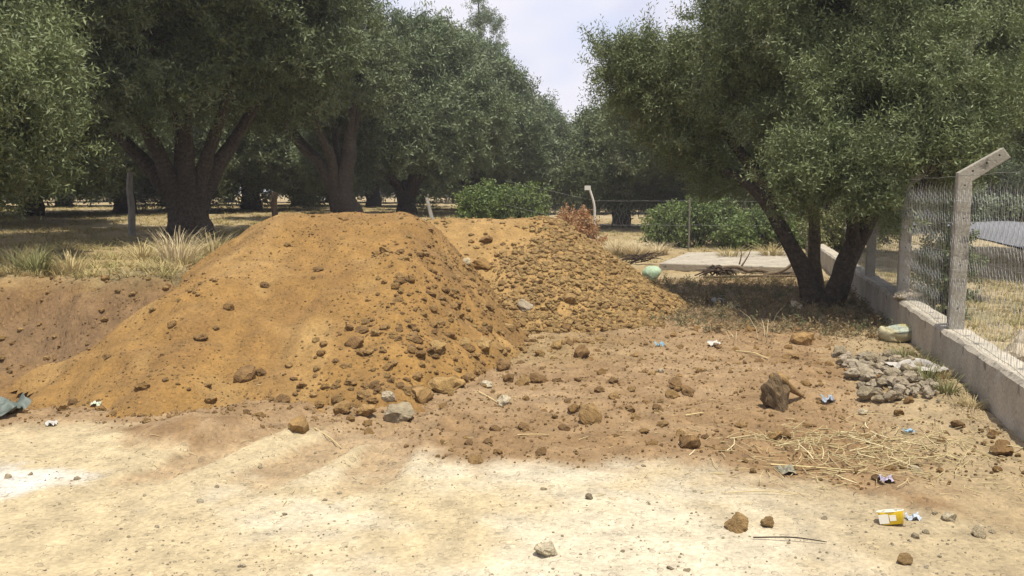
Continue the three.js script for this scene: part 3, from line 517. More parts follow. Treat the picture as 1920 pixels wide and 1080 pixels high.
{ // cut branches with browned leaves
  const p = gp(1078, 20), o = thing('brush_heap', 'heap of cut branches with rusty brown dead leaves beside the white post', 'brush heap', p), r = rng(8);
  for (let i = 0; i < 26; i++) { const a = r() * 6.28, l = 0.4 + r() * 0.5; part('branch', limbGeo([[Math.cos(a) * 0.15, 0.1 + r() * 0.5, Math.sin(a) * 0.15, 0.014], [Math.cos(a) * l * 0.6, 0.2 + r() * 0.5, Math.sin(a) * l * 0.6, 0.01], [Math.cos(a) * l * 1.1, r() * 0.5, Math.sin(a) * l, 0.004]], { seg: 5, sub: 3 }), M.dryWood, o); }
  crownMesh('dead_leaves', [[V(0, 0.72, 0), 0.5, 0.45, 0.5], [V(-0.3, 0.35, 0.1), 0.55, 0.38, 0.5], [V(0.25, 0.35, 0), 0.42, 0.4, 0.5]], 1100, sprayBroad, 'rust', 6, 0.62, o, { shell: 0.8, gaps: -0.5 });
}

// ---------------------------------------------------------------- dry grass
function tuftGeo(seed, n, h, spread, w = 0.006) {
  const r = rng(seed), p = [], idx = [];
  for (let i = 0; i < n; i++) {
    const a = r() * 6.283, b = Math.sqrt(r()) * spread * 0.35, l = h * (0.45 + 0.55 * r()), lean = (0.15 + 0.6 * r()) * spread, x = Math.cos(a) * b, z = Math.sin(a) * b, fx = Math.cos(a + r() - 0.5), fz = Math.sin(a + r() - 0.5), tx = -fz * w, tz = fx * w, s = p.length / 3;
    for (let k = 0; k <= 3; k++) { const t = k / 3, ww = 1 - t * 0.85, X = x + fx * lean * t * t, Z = z + fz * lean * t * t, Y = l * t * (1 - 0.18 * t * t) - 0.03; p.push(X - tx * ww, Y, Z - tz * ww, X + tx * ww, Y, Z + tz * ww); if (k < 3) { const q = s + k * 2; idx.push(q, q + 1, q + 2, q + 1, q + 3, q + 2); } }
  }
  const g = new THREE.BufferGeometry(); g.setAttribute('position', new THREE.Float32BufferAttribute(p, 3)); g.setAttribute('uv', new THREE.Float32BufferAttribute(new Array(p.length / 3 * 2).fill(0), 2)); g.setIndex(idx); g.computeVertexNormals(); return g;
}
const grassM = (c) => new THREE.MeshPhysicalMaterial({ color: RGB(...c), roughness: 0.9, transmission: 0.25, thickness: 0, side: THREE.DoubleSide, specularIntensity: 0.3 });
const dryG = grassM([0.5, 0.41, 0.22]), dryG2 = grassM([0.4, 0.33, 0.17]), greenG = grassM([0.2, 0.2, 0.085]), paleG = grassM([0.56, 0.47, 0.3]);
function tuft(px, D, h, spread, n, mat, label, seed, group, pos) { const p = pos || gp(px, D); p.y = surf(p.x, -p.z); return single('grass_tuft', tuftGeo(seed, n, h, spread, 0.0035 + 0.0004 * D), mat, label, 'grass tuft', p, group); }
tuft(330, 10.6, 0.62, 0.62, 150, paleG, 'tall pale dry grass tuft in front of the thick olive trunk', 1);
tuft(262, 11.2, 0.4, 0.4, 90, dryG, 'shorter dry tuft just left of the tall pale tuft', 2);
tuft(400, 11.8, 0.5, 0.5, 90, dryG2, 'dry tuft at the left brow of the orange mound', 3);
tuft(60, 9.3, 0.42, 0.5, 160, greenG, 'green weed tuft on the dug bank below the left hanging branches', 4);
tuft(125, 9.35, 0.36, 0.4, 120, dryG, 'yellowish tuft on the edge of the dug bank', 5);
tuft(20, 9.6, 0.4, 0.5, 120, dryG2, 'tuft on the dug bank at the left frame edge', 6);
{ const P = hitSurface(1437, 638); tuft(0, P.z * -1, 0.52, 0.3, 7, paleG, 'sparse upright dry weed in front of the near trunk', 7, null, P.clone()); }
{ const P = hitSurface(1378, 640); tuft(0, P.z * -1, 0.2, 0.3, 9, paleG, 'low dry weed left of the upright dry weed', 8, null, P.clone()); }
[[1155, 21.5, 0.6, 0.8, 260], [1195, 21.0, 0.55, 0.8, 260], [1235, 22.2, 0.45, 0.7, 180]].forEach((a, i) => tuft(a[0], a[1], a[2], a[3], a[4], paleG, ['pale dry grass clump right of the white bent post', 'wider pale dry grass clump above the dark twig pile', 'short pale grass clump before the bramble'][i], 20 + i));
[[1370, 20.2, 0.5, 0.7, 200], [1450, 20.4, 0.55, 0.7, 200]].forEach((a, i) => tuft(a[0], a[1], a[2], a[3], a[4], dryG2, ['brownish grass clump behind the fallen branches', 'brownish grass clump behind the leaning left stem'][i], 30 + i));
for (let k = 0; k < 7; k++) { const p = wallPoint(0.75 + k * 0.3, -0.13 - 0.1 * ((k * 7) % 3), 0); tuft(0, 6, 0.15 + 0.05 * (k % 3), 0.26, 90, k % 3 ? greenG : dryG2, 'weed tuft growing along the shaded foot of the low wall', 40 + k, 'weeds at the wall foot', p); }
{ // thin grass and litter over the field and the verge
  const r = rng(91), g = tuftGeo(60, 16, 0.17, 0.22, 0.006), ms = [], cs = [], col = new THREE.Color();
  for (let i = 0; i < 26000; i++) {
    const D = 8.9 + Math.pow(r(), 1.6) * 38, x = (r() * 2 - 1) * (D * 0.66 + 2), o = offWall(x, -D);
    if (mound1(x, D) > ground(x, D, false) - 0.08 || mound2(x, D) > ground(x, D, false) - 0.08) continue;
    if (o > 5.0 - 0.0009 * (D - 10) ** 2 && o < 11.6) continue;
    if (o > -0.2 && o < 0.3) continue;
    const side = x < -1 ? sstep(8.6, 9.4, D + edgeWob(x)) : o > 0 ? 1 : sstep(17.5, 20, D);
    if (r() > side * sstep(-0.25, 0.3, fbm(x * 0.45, D * 0.45, 21, 3) + 0.1)) continue;
    const s = (0.35 + r() * 0.75) * (o > 0 ? 0.85 : 1); q0.setFromAxisAngle(UPV, r() * 6.28);
    ms.push(mat4.clone().compose(V(x, ground(x, D), -D), q0, V(s * 1.3, s, s * 1.3)));
    const t = r(); cs.push(t < 0.3 ? [0.26, 0.24, 0.09] : t < 0.7 ? [0.42, 0.34, 0.16] : [0.34, 0.28, 0.14]);
  }
  const im = new THREE.InstancedMesh(g, M.grass, ms.length); ms.forEach((m, i) => { im.setMatrixAt(i, m); im.setColorAt(i, col.setRGB(...cs[i])); });
  im.name = 'field_grass'; tag(im, 'thin dry grass over the field, verge and orchard floor', 'grass', null, 'stuff'); scene.add(im);
}

// ---------------------------------------------------------------- slab, timber, litter
{
  const a = hit(1238, 503, 0.05), b = hit(1515, 512, 0.05), c = hit(1500, 474, 0.1), d = hit(1290, 478, 0.1);
  const s = new THREE.Shape([a, b, c, d].map(p => new THREE.Vector2(p.x, -p.z)));
  const g = new THREE.ExtrudeGeometry(s, { depth: 0.12, bevelEnabled: true, bevelSize: 0.02, bevelThickness: 0.02, bevelSegments: 2 }); g.rotateX(-Math.PI / 2); g.translate(0, 0.02, 0);
  const uv = g.attributes.uv, p = g.attributes.position; for (let i = 0; i < p.count; i++) uv.setXY(i, p.getX(i) / 1.5, p.getZ(i) / 1.5 + p.getY(i));
  single('concrete_slab', g, std([0.5, 0.46, 0.4], { map: concMap, bumpMap: concBump, bumpScale: 0.01 }), 'pale worn concrete slab lying beyond the fallen branches', 'slab');
}
function stickPile(name, label, px, py, list, mat, category = 'branch pile') {
  const P = hitSurface(px, py), o = thing(name, label, category, P);
  for (const pts of list) part('branch', limbGeo(pts.map(p => [p[0], p[1], p[2], p[3] * 0.7]), { seg: 7, sub: 4, rough: 0.2, seed: pts[0][0] * 9 }), mat, o);
  return o;
}
{ const r = rng(5), l = []; for (let i = 0; i < 16; i++) { const a = r() * 3.14 - 1.57, x = (r() - 0.5) * 0.5, k = 0.3 + 0.35 * r(); l.push([[x - Math.cos(a) * k, 0.02 + 0.1 * r(), (r() - 0.5) * 0.4, 0.012 + 0.012 * r()], [x, 0.1 + 0.14 * r(), (r() - 0.5) * 0.3, 0.02], [x + Math.cos(a) * k, 0.05 + 0.28 * r(), (r() - 0.5) * 0.4, 0.008]]); }
  stickPile('twig_pile', 'dark tangle of twigs behind the round green bundle', 1200, 496, l, M.darkWood); }
stickPile('fallen_branch', 'long bleached fallen branch with upturned forks left of the near trunk', 1400, 520, [
  [[-0.75, 0.0, 0.1, 0.02], [-0.55, 0.17, 0.12, 0.04], [-0.42, 0.2, 0.05, 0.05], [-0.15, 0.19, 0, 0.05], [0.0, 0.12, 0.04, 0.055], [0.2, 0.14, 0, 0.055], [0.6, 0.06, 0, 0.06], [1.2, 0.08, -0.1, 0.05]],
  [[0.3, 0.06, 0.1, 0.05], [0.65, 0.12, 0.05, 0.045], [0.9, 0.28, 0, 0.04], [1.0, 0.4, 0, 0.045]],
  [[-0.1, 0.22, 0, 0.03], [0.05, 0.42, -0.1, 0.015], [0.1, 0.55, -0.1, 0.006]], [[-0.15, 0.25, 0, 0.025], [-0.1, 0.45, -0.05, 0.013], [-0.12, 0.56, -0.1, 0.005]],
  [[-0.9, 0.03, 0.25, 0.03], [0.1, 0.05, 0.3, 0.04], [1.3, 0.05, 0.2, 0.035]]], M.dryWood, 'fallen branch');
{ const r = rng(15), l = []; for (let i = 0; i < 22; i++) { const x = (r() - 0.5) * 0.5, z = (r() - 0.5) * 0.3, k = 0.12 + 0.25 * r(), a = r() * 6.28; l.push([[x - Math.cos(a) * k, 0.02, z - Math.sin(a) * k * 0.6, 0.012], [x, 0.1 + 0.12 * r(), z, 0.022 + 0.02 * r()], [x + Math.cos(a) * k, 0.03 + 0.1 * r(), z + Math.sin(a) * k * 0.6, 0.01]]); }
  stickPile('root_tangle', 'dark knot of roots tangled in the fallen branches', 1350, 520, l, M.darkWood, 'roots'); }
{ const P = hitSurface(1222, 528), g = rockGeo(72, { detail: 3, sx: 0.185, sy: 0.165, sz: 0.18, rough: 0.16, facets: 3, crease: 0 }); single('round_bundle', g, std([0.36, 0.48, 0.32], { roughness: 0.5, bumpMap: stoneBump, bumpScale: 0.03 }), 'round pale green plastic bundle at the right foot of the pale mound', 'plastic bundle', P.add(V(0, 0.13, 0))); }
{ // cement sack, half empty
  const P = hitSurface(1688, 640), g = new THREE.SphereGeometry(1, 48, 28), p = g.attributes.position, col = [];
  const sp = (v, e) => Math.sign(v) * Math.pow(Math.abs(v), e);
  for (let i = 0; i < p.count; i++) {
    const x = p.getX(i), y = p.getY(i), z = p.getZ(i); let X = sp(x, 0.3) * 0.225, Y = sp(y, 0.55) * 0.07 * (1 - 0.35 * Math.pow(Math.abs(x), 6)), Z = sp(z, 0.34) * 0.12;
    Y += 0.022 * fbm(X * 14, Z * 14, 2, 3) + (y > 0 ? 0.03 * Math.abs(N3(X * 8 + 2, Z * 20, 7)) : 0); Z += 0.014 * N3(X * 15, Y * 25, 3);
    p.setXYZ(i, X, Y, Z);
    const band = X > -0.13 && X < 0.02 && y > 0.2, yel = X > 0.05 && X < 0.19; const c = band ? [0.42, 0.47, 0.4] : yel ? [0.45, 0.39, 0.16] : [0.5, 0.46, 0.29]; col.push(...c);
  }
  g.setAttribute('color', new THREE.Float32BufferAttribute(col, 3)); g.computeVertexNormals();
  const m = single('cement_sack', g, new THREE.MeshStandardMaterial({ vertexColors: true, roughness: 0.75, map: stoneMap }), 'crumpled yellowish sack with a pale green band lying against the low wall', 'sack', P.add(V(0, 0.09, 0))); m.rotation.set(0.1, 0.25, 0.05);
}
{ // torn grey cloth or paper, folded
  const P = hitSurface(1716, 700), g = new THREE.PlaneGeometry(0.42, 0.36, 40, 34); g.rotateX(-Math.PI / 2); const p = g.attributes.position;
  for (let i = 0; i < p.count; i++) { const x = p.getX(i), z = p.getZ(i), r = Math.hypot(x, z); p.setY(i, 0.035 + 0.03 * Math.sin(r * 60 + 2 * N3(x * 5, z * 5, 1)) * sstep(0.24, 0.1, r) + 0.05 * fbm(x * 6, z * 6, 3, 3) - 0.1 * sstep(0.09, 0.02, Math.hypot(x - 0.05, z - 0.02))); }
  g.computeVertexNormals(); single('torn_sack', g, std([0.38, 0.35, 0.31], { side: THREE.DoubleSide, roughness: 0.85 }), 'torn grey folded sack on the rubble beside the low wall', 'sack', P.add(V(0, 0.03, 0)));
}
function crumple(label, px, py, size, c, seed, opts = {}, name = 'plastic_scrap') {
  const P = hitSurface(px, py), g = new THREE.PlaneGeometry(size, size * 0.8, 12, 10); g.rotateX(-Math.PI / 2); const p = g.attributes.position, k = 1 / size;
  for (let i = 0; i < p.count; i++) { const x = p.getX(i) * k, z = p.getZ(i) * k; p.setXYZ(i, (x + 0.25 * fbm(x * 4, z * 4, seed, 2)) * size, (0.16 + 0.5 * fbm(x * 3 + seed, z * 3, 1, 3) + 0.12 * Math.sin(x * 9 + z * 4)) * size, (z + 0.25 * fbm(x * 4, z * 4, seed + 9, 2)) * size); }
  g.computeVertexNormals(); return single(name, g, new THREE.MeshPhysicalMaterial({ color: RGB(...c.map(v => v * 0.75)), roughness: 0.6, side: THREE.DoubleSide, ...opts }), label, 'litter', P.add(V(0, size * 0.05, 0)));
}
crumple('small crumpled blue plastic scrap in front of the pale mound', 1237, 650, 0.1, [0.22, 0.38, 0.46], 1);
crumple('white curled plastic scrap left of the dry weeds', 1338, 648, 0.13, [0.6, 0.57, 0.5], 2);
crumple('pale blue crumpled scrap right of the dark root lump', 1552, 752, 0.1, [0.38, 0.44, 0.52], 3);
crumple('bright blue scrap at the top of the straw heap', 1704, 814, 0.07, [0.3, 0.48, 0.62], 4);
crumple('lilac white crumpled plastic cup below the straw heap', 1661, 905, 0.085, [0.52, 0.47, 0.58], 5);
crumple('thin bluish plastic scrap just right of the yellow tub', 1712, 975, 0.07, [0.5, 0.57, 0.64], 6);
crumple('dark striped wrapper at the left end of the straw heap', 1474, 890, 0.11, [0.3, 0.28, 0.2], 7);
crumple('white bag scrap in the shade of the near tree', 1346, 570, 0.2, [0.45, 0.44, 0.38], 8);
crumple('second pale scrap in the shade right of the white one', 1380, 580, 0.17, [0.3, 0.29, 0.25], 9);
crumple('grey green plastic sheet in the dug pit at the left edge', 5, 775, 0.3, [0.12, 0.15, 0.13], 10);
crumple('small white scrap left of the earth hump', 97, 797, 0.07, [0.58, 0.56, 0.52], 11);
crumple('greenish white scrap at the foot of the orange mound', 180, 760, 0.07, [0.6, 0.64, 0.5], 12);
{ // yellow margarine tub on its side
  const P = hitSurface(1673, 983), o = thing('plastic_tub', 'yellow and white plastic tub lying tipped on the gritty ground', 'plastic tub', P.add(V(0, 0.004, 0)));
  const body = (w, d, h, k, th) => { const s = (W, D2) => { const sh = new THREE.Shape(), r = 0.016; sh.moveTo(-W + r, -D2); sh.lineTo(W - r, -D2); sh.quadraticCurveTo(W, -D2, W, -D2 + r); sh.lineTo(W, D2 - r); sh.quadraticCurveTo(W, D2, W - r, D2); sh.lineTo(-W + r, D2); sh.quadraticCurveTo(-W, D2, -W, D2 - r); sh.lineTo(-W, -D2 + r); sh.quadraticCurveTo(-W, -D2, -W + r, -D2); return sh.getPoints(5); };
    const a = s(w * k, d * k), b = s(w, d), pos = [], idx = [], n = a.length; a.forEach(q => pos.push(q.x, 0, q.y)); b.forEach(q => pos.push(q.x, h, q.y)); pos.push(0, 0, 0); for (let i = 0; i < n; i++) { const m = (i + 1) % n; idx.push(i, n + i, m, m, n + i, n + m, 2 * n, i, m); } const g = new THREE.BufferGeometry(); g.setAttribute('position', new THREE.Float32BufferAttribute(pos, 3)); g.setAttribute('uv', new THREE.Float32BufferAttribute(new Array(pos.length / 3 * 2).fill(0), 2)); g.setIndex(idx); g.computeVertexNormals(); return g; };
  const yel = std([0.72, 0.5, 0.02], { roughness: 0.4, side: THREE.DoubleSide }), wh = std([0.72, 0.7, 0.6], { roughness: 0.45, side: THREE.DoubleSide });
  const tub = part('tub_body', body(0.06, 0.04, 0.062, 0.86), yel, o);
  const li = part('white_lining', body(0.0585, 0.0385, 0.06, 0.86), wh, o); li.position.y = 0.002;
  const rim = new THREE.TorusGeometry(1, 0.05, 6, 28); rim.rotateX(Math.PI / 2); rim.scale(0.062, 0.05, 0.042); const rm = part('rim', rim, wh, o); rm.position.y = 0.062;
  part('label_patch', new THREE.BoxGeometry(0.03, 0.028, 0.002).translate(0.008, 0.035, 0.0395).rotateX(0.08), wh, tub);
  const lid = part('side_panel', new THREE.BoxGeometry(0.045, 0.045, 0.002).translate(-0.034, 0.033, 0.0405).rotateX(0.09), wh, o);
  o.rotation.set(-0.22, -0.4, 0.14);
}
// heap of cut stalks
{
  const P = hitSurface(1625, 850), o = thing('stalk_heap', 'heap of cut dry stalks and straw strewn before the low wall', 'straw heap', P), r = rng(44);
  const mats = [std([0.55, 0.47, 0.28]), std([0.44, 0.36, 0.19]), std([0.32, 0.26, 0.13])];
  const stalk = (k, len, rad) => { const d = Math.hypot(r() - 0.5, r() - 0.5), x = (r() + r() + r() - 1.5) * 0.85, z = (r() + r() + r() - 1.5) * 0.6 - x * 0.12, th = r() * 6.28, q = surf(P.x + x, -(P.z + z)) - P.y + 0.012 + 0.05 * r() * Math.max(0, 1 - Math.abs(x) - Math.abs(z)), b = (r() - 0.5) * len * 0.35, up = (r() - 0.3) * len * 0.7; return limbGeo([[x - Math.cos(th) * len, q, z - Math.sin(th) * len, rad], [x + b, q + up * 0.5 + 0.004, z + b * 0.6, rad], [x + Math.cos(th) * len, q + up + 0.01, z + Math.sin(th) * len, rad * 0.6]], { seg: 4, sub: 2, rough: 0.05 }); };
  for (let i = 0; i < 60; i++) part('stalk', stalk(i, 0.05 + 0.13 * r() * r(), 0.0035 + 0.002 * r()), mats[i % 3], o);
  const lots = []; for (let i = 0; i < 420; i++) lots.push(stalk(i, 0.025 + 0.06 * r(), 0.0024)); const m = part('chopped_straw', mergeGeometries(lots), mats[1], o); m.userData.kind = 'stuff';
}
for (const [x0, y0, x1, y1, rad, lab] of [[1445, 875, 1600, 885, 0.006, 'long pale stick at the left end of the straw heap'], [1365, 928, 1500, 932, 0.003, 'thin straight straw lying on the pale dirt edge'], [1742, 855, 1800, 868, 0.004, 'short stalk right of the straw heap'], [1412, 1012, 1550, 1022, 0.0035, 'thin dark twig on the gritty ground'], [898, 738, 934, 758, 0.005, 'short straw pointing at the pale round stone'], [970, 820, 1030, 820, 0.004, 'lone straw stalk on the reddish dug soil'], [1285, 783, 1320, 777, 0.006, 'short pale stick in the middle of the dug soil'], [1380, 660, 1440, 675, 0.007, 'curved dead stalk below the dry weeds'], [590, 805, 640, 845, 0.004, 'straw lying across the wheel rut']]) {
  const a = hitSurface(x0, y0), b = hitSurface(x1, y1), m = a.clone().lerp(b, 0.5); m.y = surf(m.x, -m.z) + 0.02; m.x += 0.02;
  single('loose_stick', limbGeo([[0, 0.01, 0, rad], [m.x - a.x, m.y - a.y, m.z - a.z, rad], [b.x - a.x, b.y - a.y + 0.01, b.z - a.z, rad * 0.7]], { seg: 5, sub: 4, rough: 0.1 }), lab.includes('dark') ? M.darkWood : M.straw, lab, 'stick', a);
}

// ---------------------------------------------------------------- rocks one can point to
const rockSet = []; for (let i = 0; i < 12; i++) { const r = rng(300 + i); rockSet.push(rockGeo(i + 1, { detail: 3, sx: 0.9 + 0.3 * r(), sy: 0.6 + 0.3 * r(), sz: 0.8 + 0.3 * r(), rough: 0.45, facets: 11 })); }
const claySet = []; for (let i = 0; i < 10; i++) { const r = rng(500 + i); claySet.push(rockGeo(i + 40, { detail: 2, sx: 0.9 + 0.4 * r(), sy: 0.6 + 0.3 * r(), sz: 0.8 + 0.3 * r(), rough: 0.6, facets: 8 })); }
let rk = 0;
function rock(px, py, wpx, label, mat, name = 'rock', sink = 0.25, set = rockSet, squash = 1) {
  const P = hitSurface(px, py), R = wpx / 2 / F * -P.z, k = rk++;
  const m = single(name, set[k % set.length], mat, label, name.includes('clod') ? 'clod' : name.includes('root') ? 'root lump' : 'rock', P.add(V(0, R * 0.62 * squash - R * sink, -R * 0.5)));
  m.rotation.set((k * 1.7) % 0.5, (k * 2.3) % 6.28, (k * 0.9) % 0.4); m.scale.set(R, R * squash, R); return m;
}
const big = [[835, 738, 62, 'large rounded ochre boulder half buried at the mound foot', M.clodPale[0]], [747, 792, 58, 'grey angular boulder at the front foot of the orange mound', M.grey[2]], [560, 812, 50, 'brown rock alone on the pale dirt below the mound', M.clod[1]], [945, 760, 26, 'pale round stone on the reddish soil', M.stone[1]], [986, 580, 32, 'grey stone on the seam between the two mounds', M.grey[0]], [1070, 570, 34, 'brown rock on the clod face of the pale mound', M.clodPale[2]], [1385, 998, 50, 'dark brown clod rock on the pale gritty ground', M.clodPale[2]], [1441, 990, 30, 'smaller brown rock beside the dark brown one', M.clodPale[2]], [1781, 978, 28, 'pale angular stone right of the yellow tub', M.stone[1]], [1105, 938, 18, 'small grey stone on the pale dirt', M.grey[2]], [1025, 1044, 48, 'flat pale stone near the bottom edge', M.stone[1]], [662, 652, 34, 'dark clod on the middle of the orange slope', M.clod[2]], [678, 625, 24, 'smaller dark clod above the middle clod on the orange slope', M.clod[2]], [373, 640, 26, 'dark clod on the left flank of the orange mound', M.clod[2]], [457, 715, 46, 'wide dark clod low on the left of the orange mound', M.clod[2]], [487, 705, 22, 'clod touching the right end of the wide dark clod', M.clod[2]], [911, 455, 26, 'dark rock at the top between the two mounds', M.clod[2]], [874, 495, 20, 'whitish stone high on the seam of the mounds', M.stone[0]], [905, 505, 40, 'broad brown clod below the whitish seam stone', M.clod[0]], [1060, 622, 22, 'dark red clod at the foot of the pale mound', M.clod[2]], [943, 695, 34, 'tilted brown rock left on the dug soil', M.clod[2]], [955, 718, 26, 'left one of a short line of brown clods', M.clod[2]], [980, 722, 28, 'middle one of a short line of brown clods', M.clodPale[2]], [1008, 718, 30, 'right one of a short line of brown clods', M.clod[2]], [913, 727, 22, 'flat pale stone left of the short line of clods', M.stone[1]], [820, 662, 40, 'ochre rock in the stony gully of the orange mound', M.clodPale[0]], [955, 620, 22, 'pale ochre rock where the seam reaches the ground', M.clodPale[1]], [905, 658, 38, 'pale flat rock at the foot of the stony gully', M.clodPale[1]], [870, 650, 26, 'ochre rock beside the pale flat rock in the gully', M.clodPale[0]], [640, 778, 36, 'left rounded clod of the pair at the mound foot', M.clod[1]], [683, 780, 40, 'right rounded clod of the pair at the mound foot', M.clod[1]], [728, 752, 30, 'whitish stone above the grey angular boulder', M.stone[1]], [790, 755, 50, 'brown block wedged left of the ochre boulder', M.clod[1]], [1105, 795, 54, 'wide crumbly clod on the reddish dug soil', M.clodPale[2]], [1058, 808, 22, 'dark clod left of the wide crumbly clod', M.clod[2]], [1295, 842, 44, 'low dark clod before the straw heap', M.clod[2]], [1268, 728, 30, 'left dark clod of a pair in the middle of the dug soil', M.clod[2]], [1292, 742, 30, 'right dark clod of a pair in the middle of the dug soil', M.clod[2]], [1510, 648, 44, 'earthy lump under the drip edge of the near tree', M.clod[1]], [1493, 580, 24, 'white stone at the foot of the near trunk', M.stone[1]], [1798, 805, 26, 'dark clod at the wall side of the straw heap', M.clod[2]], [1620, 778, 18, 'pale stone above the straw heap', M.stone[1]], [1720, 890, 26, 'pale stone at the right of the straw heap', M.stone[0]], [1090, 672, 34, 'brown clod under the pale mound near the middle', M.clod[2]], [1045, 655, 26, 'ochre stone under the pale mound', M.clodPale[0]], [1240, 700, 14, 'small white stone on the dug soil', M.stone[1]], [915, 724, 18, 'tiny pale stone beside the flat pale one', M.stone[1]], [1840, 1010, 30, 'pale half buried stone in the right corner', M.stone[0]], [1700, 1060, 34, 'brown half buried stone at the bottom right', M.clodPale[2]], [1885, 855, 46, 'dark earth lump by the wall at the right edge', M.clod[2]]];
big.forEach(b => rock(b[0], b[1], b[2], b[3], b[4]));
{ // lump of root and clay standing in the soil
  const P = hitSurface(1455, 765), o = thing('root_lump', 'upright dark lump of root and clay standing in the dug soil', 'root lump', P.add(V(0, 0.02, 0)));
  const lump = part('clay', rockGeo(61, { detail: 3, sx: 0.13, sy: 0.2, sz: 0.14, rough: 0.7, facets: 9 }), std([0.19, 0.13, 0.065], { map: stoneMap, bumpMap: stoneBump, bumpScale: 0.03 }), o); lump.scale.setScalar(0.85); lump.position.y = 0.05; lump.rotation.z = 0.15;
  part('root', limbGeo([[-0.05, 0.22, 0.0, 0.02], [0.02, 0.2, -0.03, 0.04], [0.12, 0.12, -0.1, 0.035], [0.26, 0.02, -0.2, 0.012]], { seg: 8, rough: 0.4 }), M.clodPale[2], o);
}
{ const P = wallPoint(T[2] - 0.35, WW / 2, WH + 0.05); const m = single('flat_stone', rockSet[3], M.grey[1], 'flat stone resting on the wall top by the shaded post', 'rock', P); m.scale.set(0.17, 0.085, 0.13); m.rotation.y = 0.4; }
for (const [t, o, s, l] of [[T[1] + 0.25, 0.85, 0.21, 'larger pale rock on the verge behind the sunlit post'], [T[1] - 0.35, 0.6, 0.17, 'smaller pale rock on the verge behind the sunlit post'], [T[1] + 1.3, 1.6, 0.13, 'little pale rock farther out on the verge']]) { const p = wallPoint(t, o, 0); p.y = surf(p.x, -p.z) + s * 0.35; const m = single('verge_rock', rockSet[(s * 100 | 0) % 12], M.grey[1], l, 'rock', p); m.scale.setScalar(s); m.rotation.y = s * 30; }

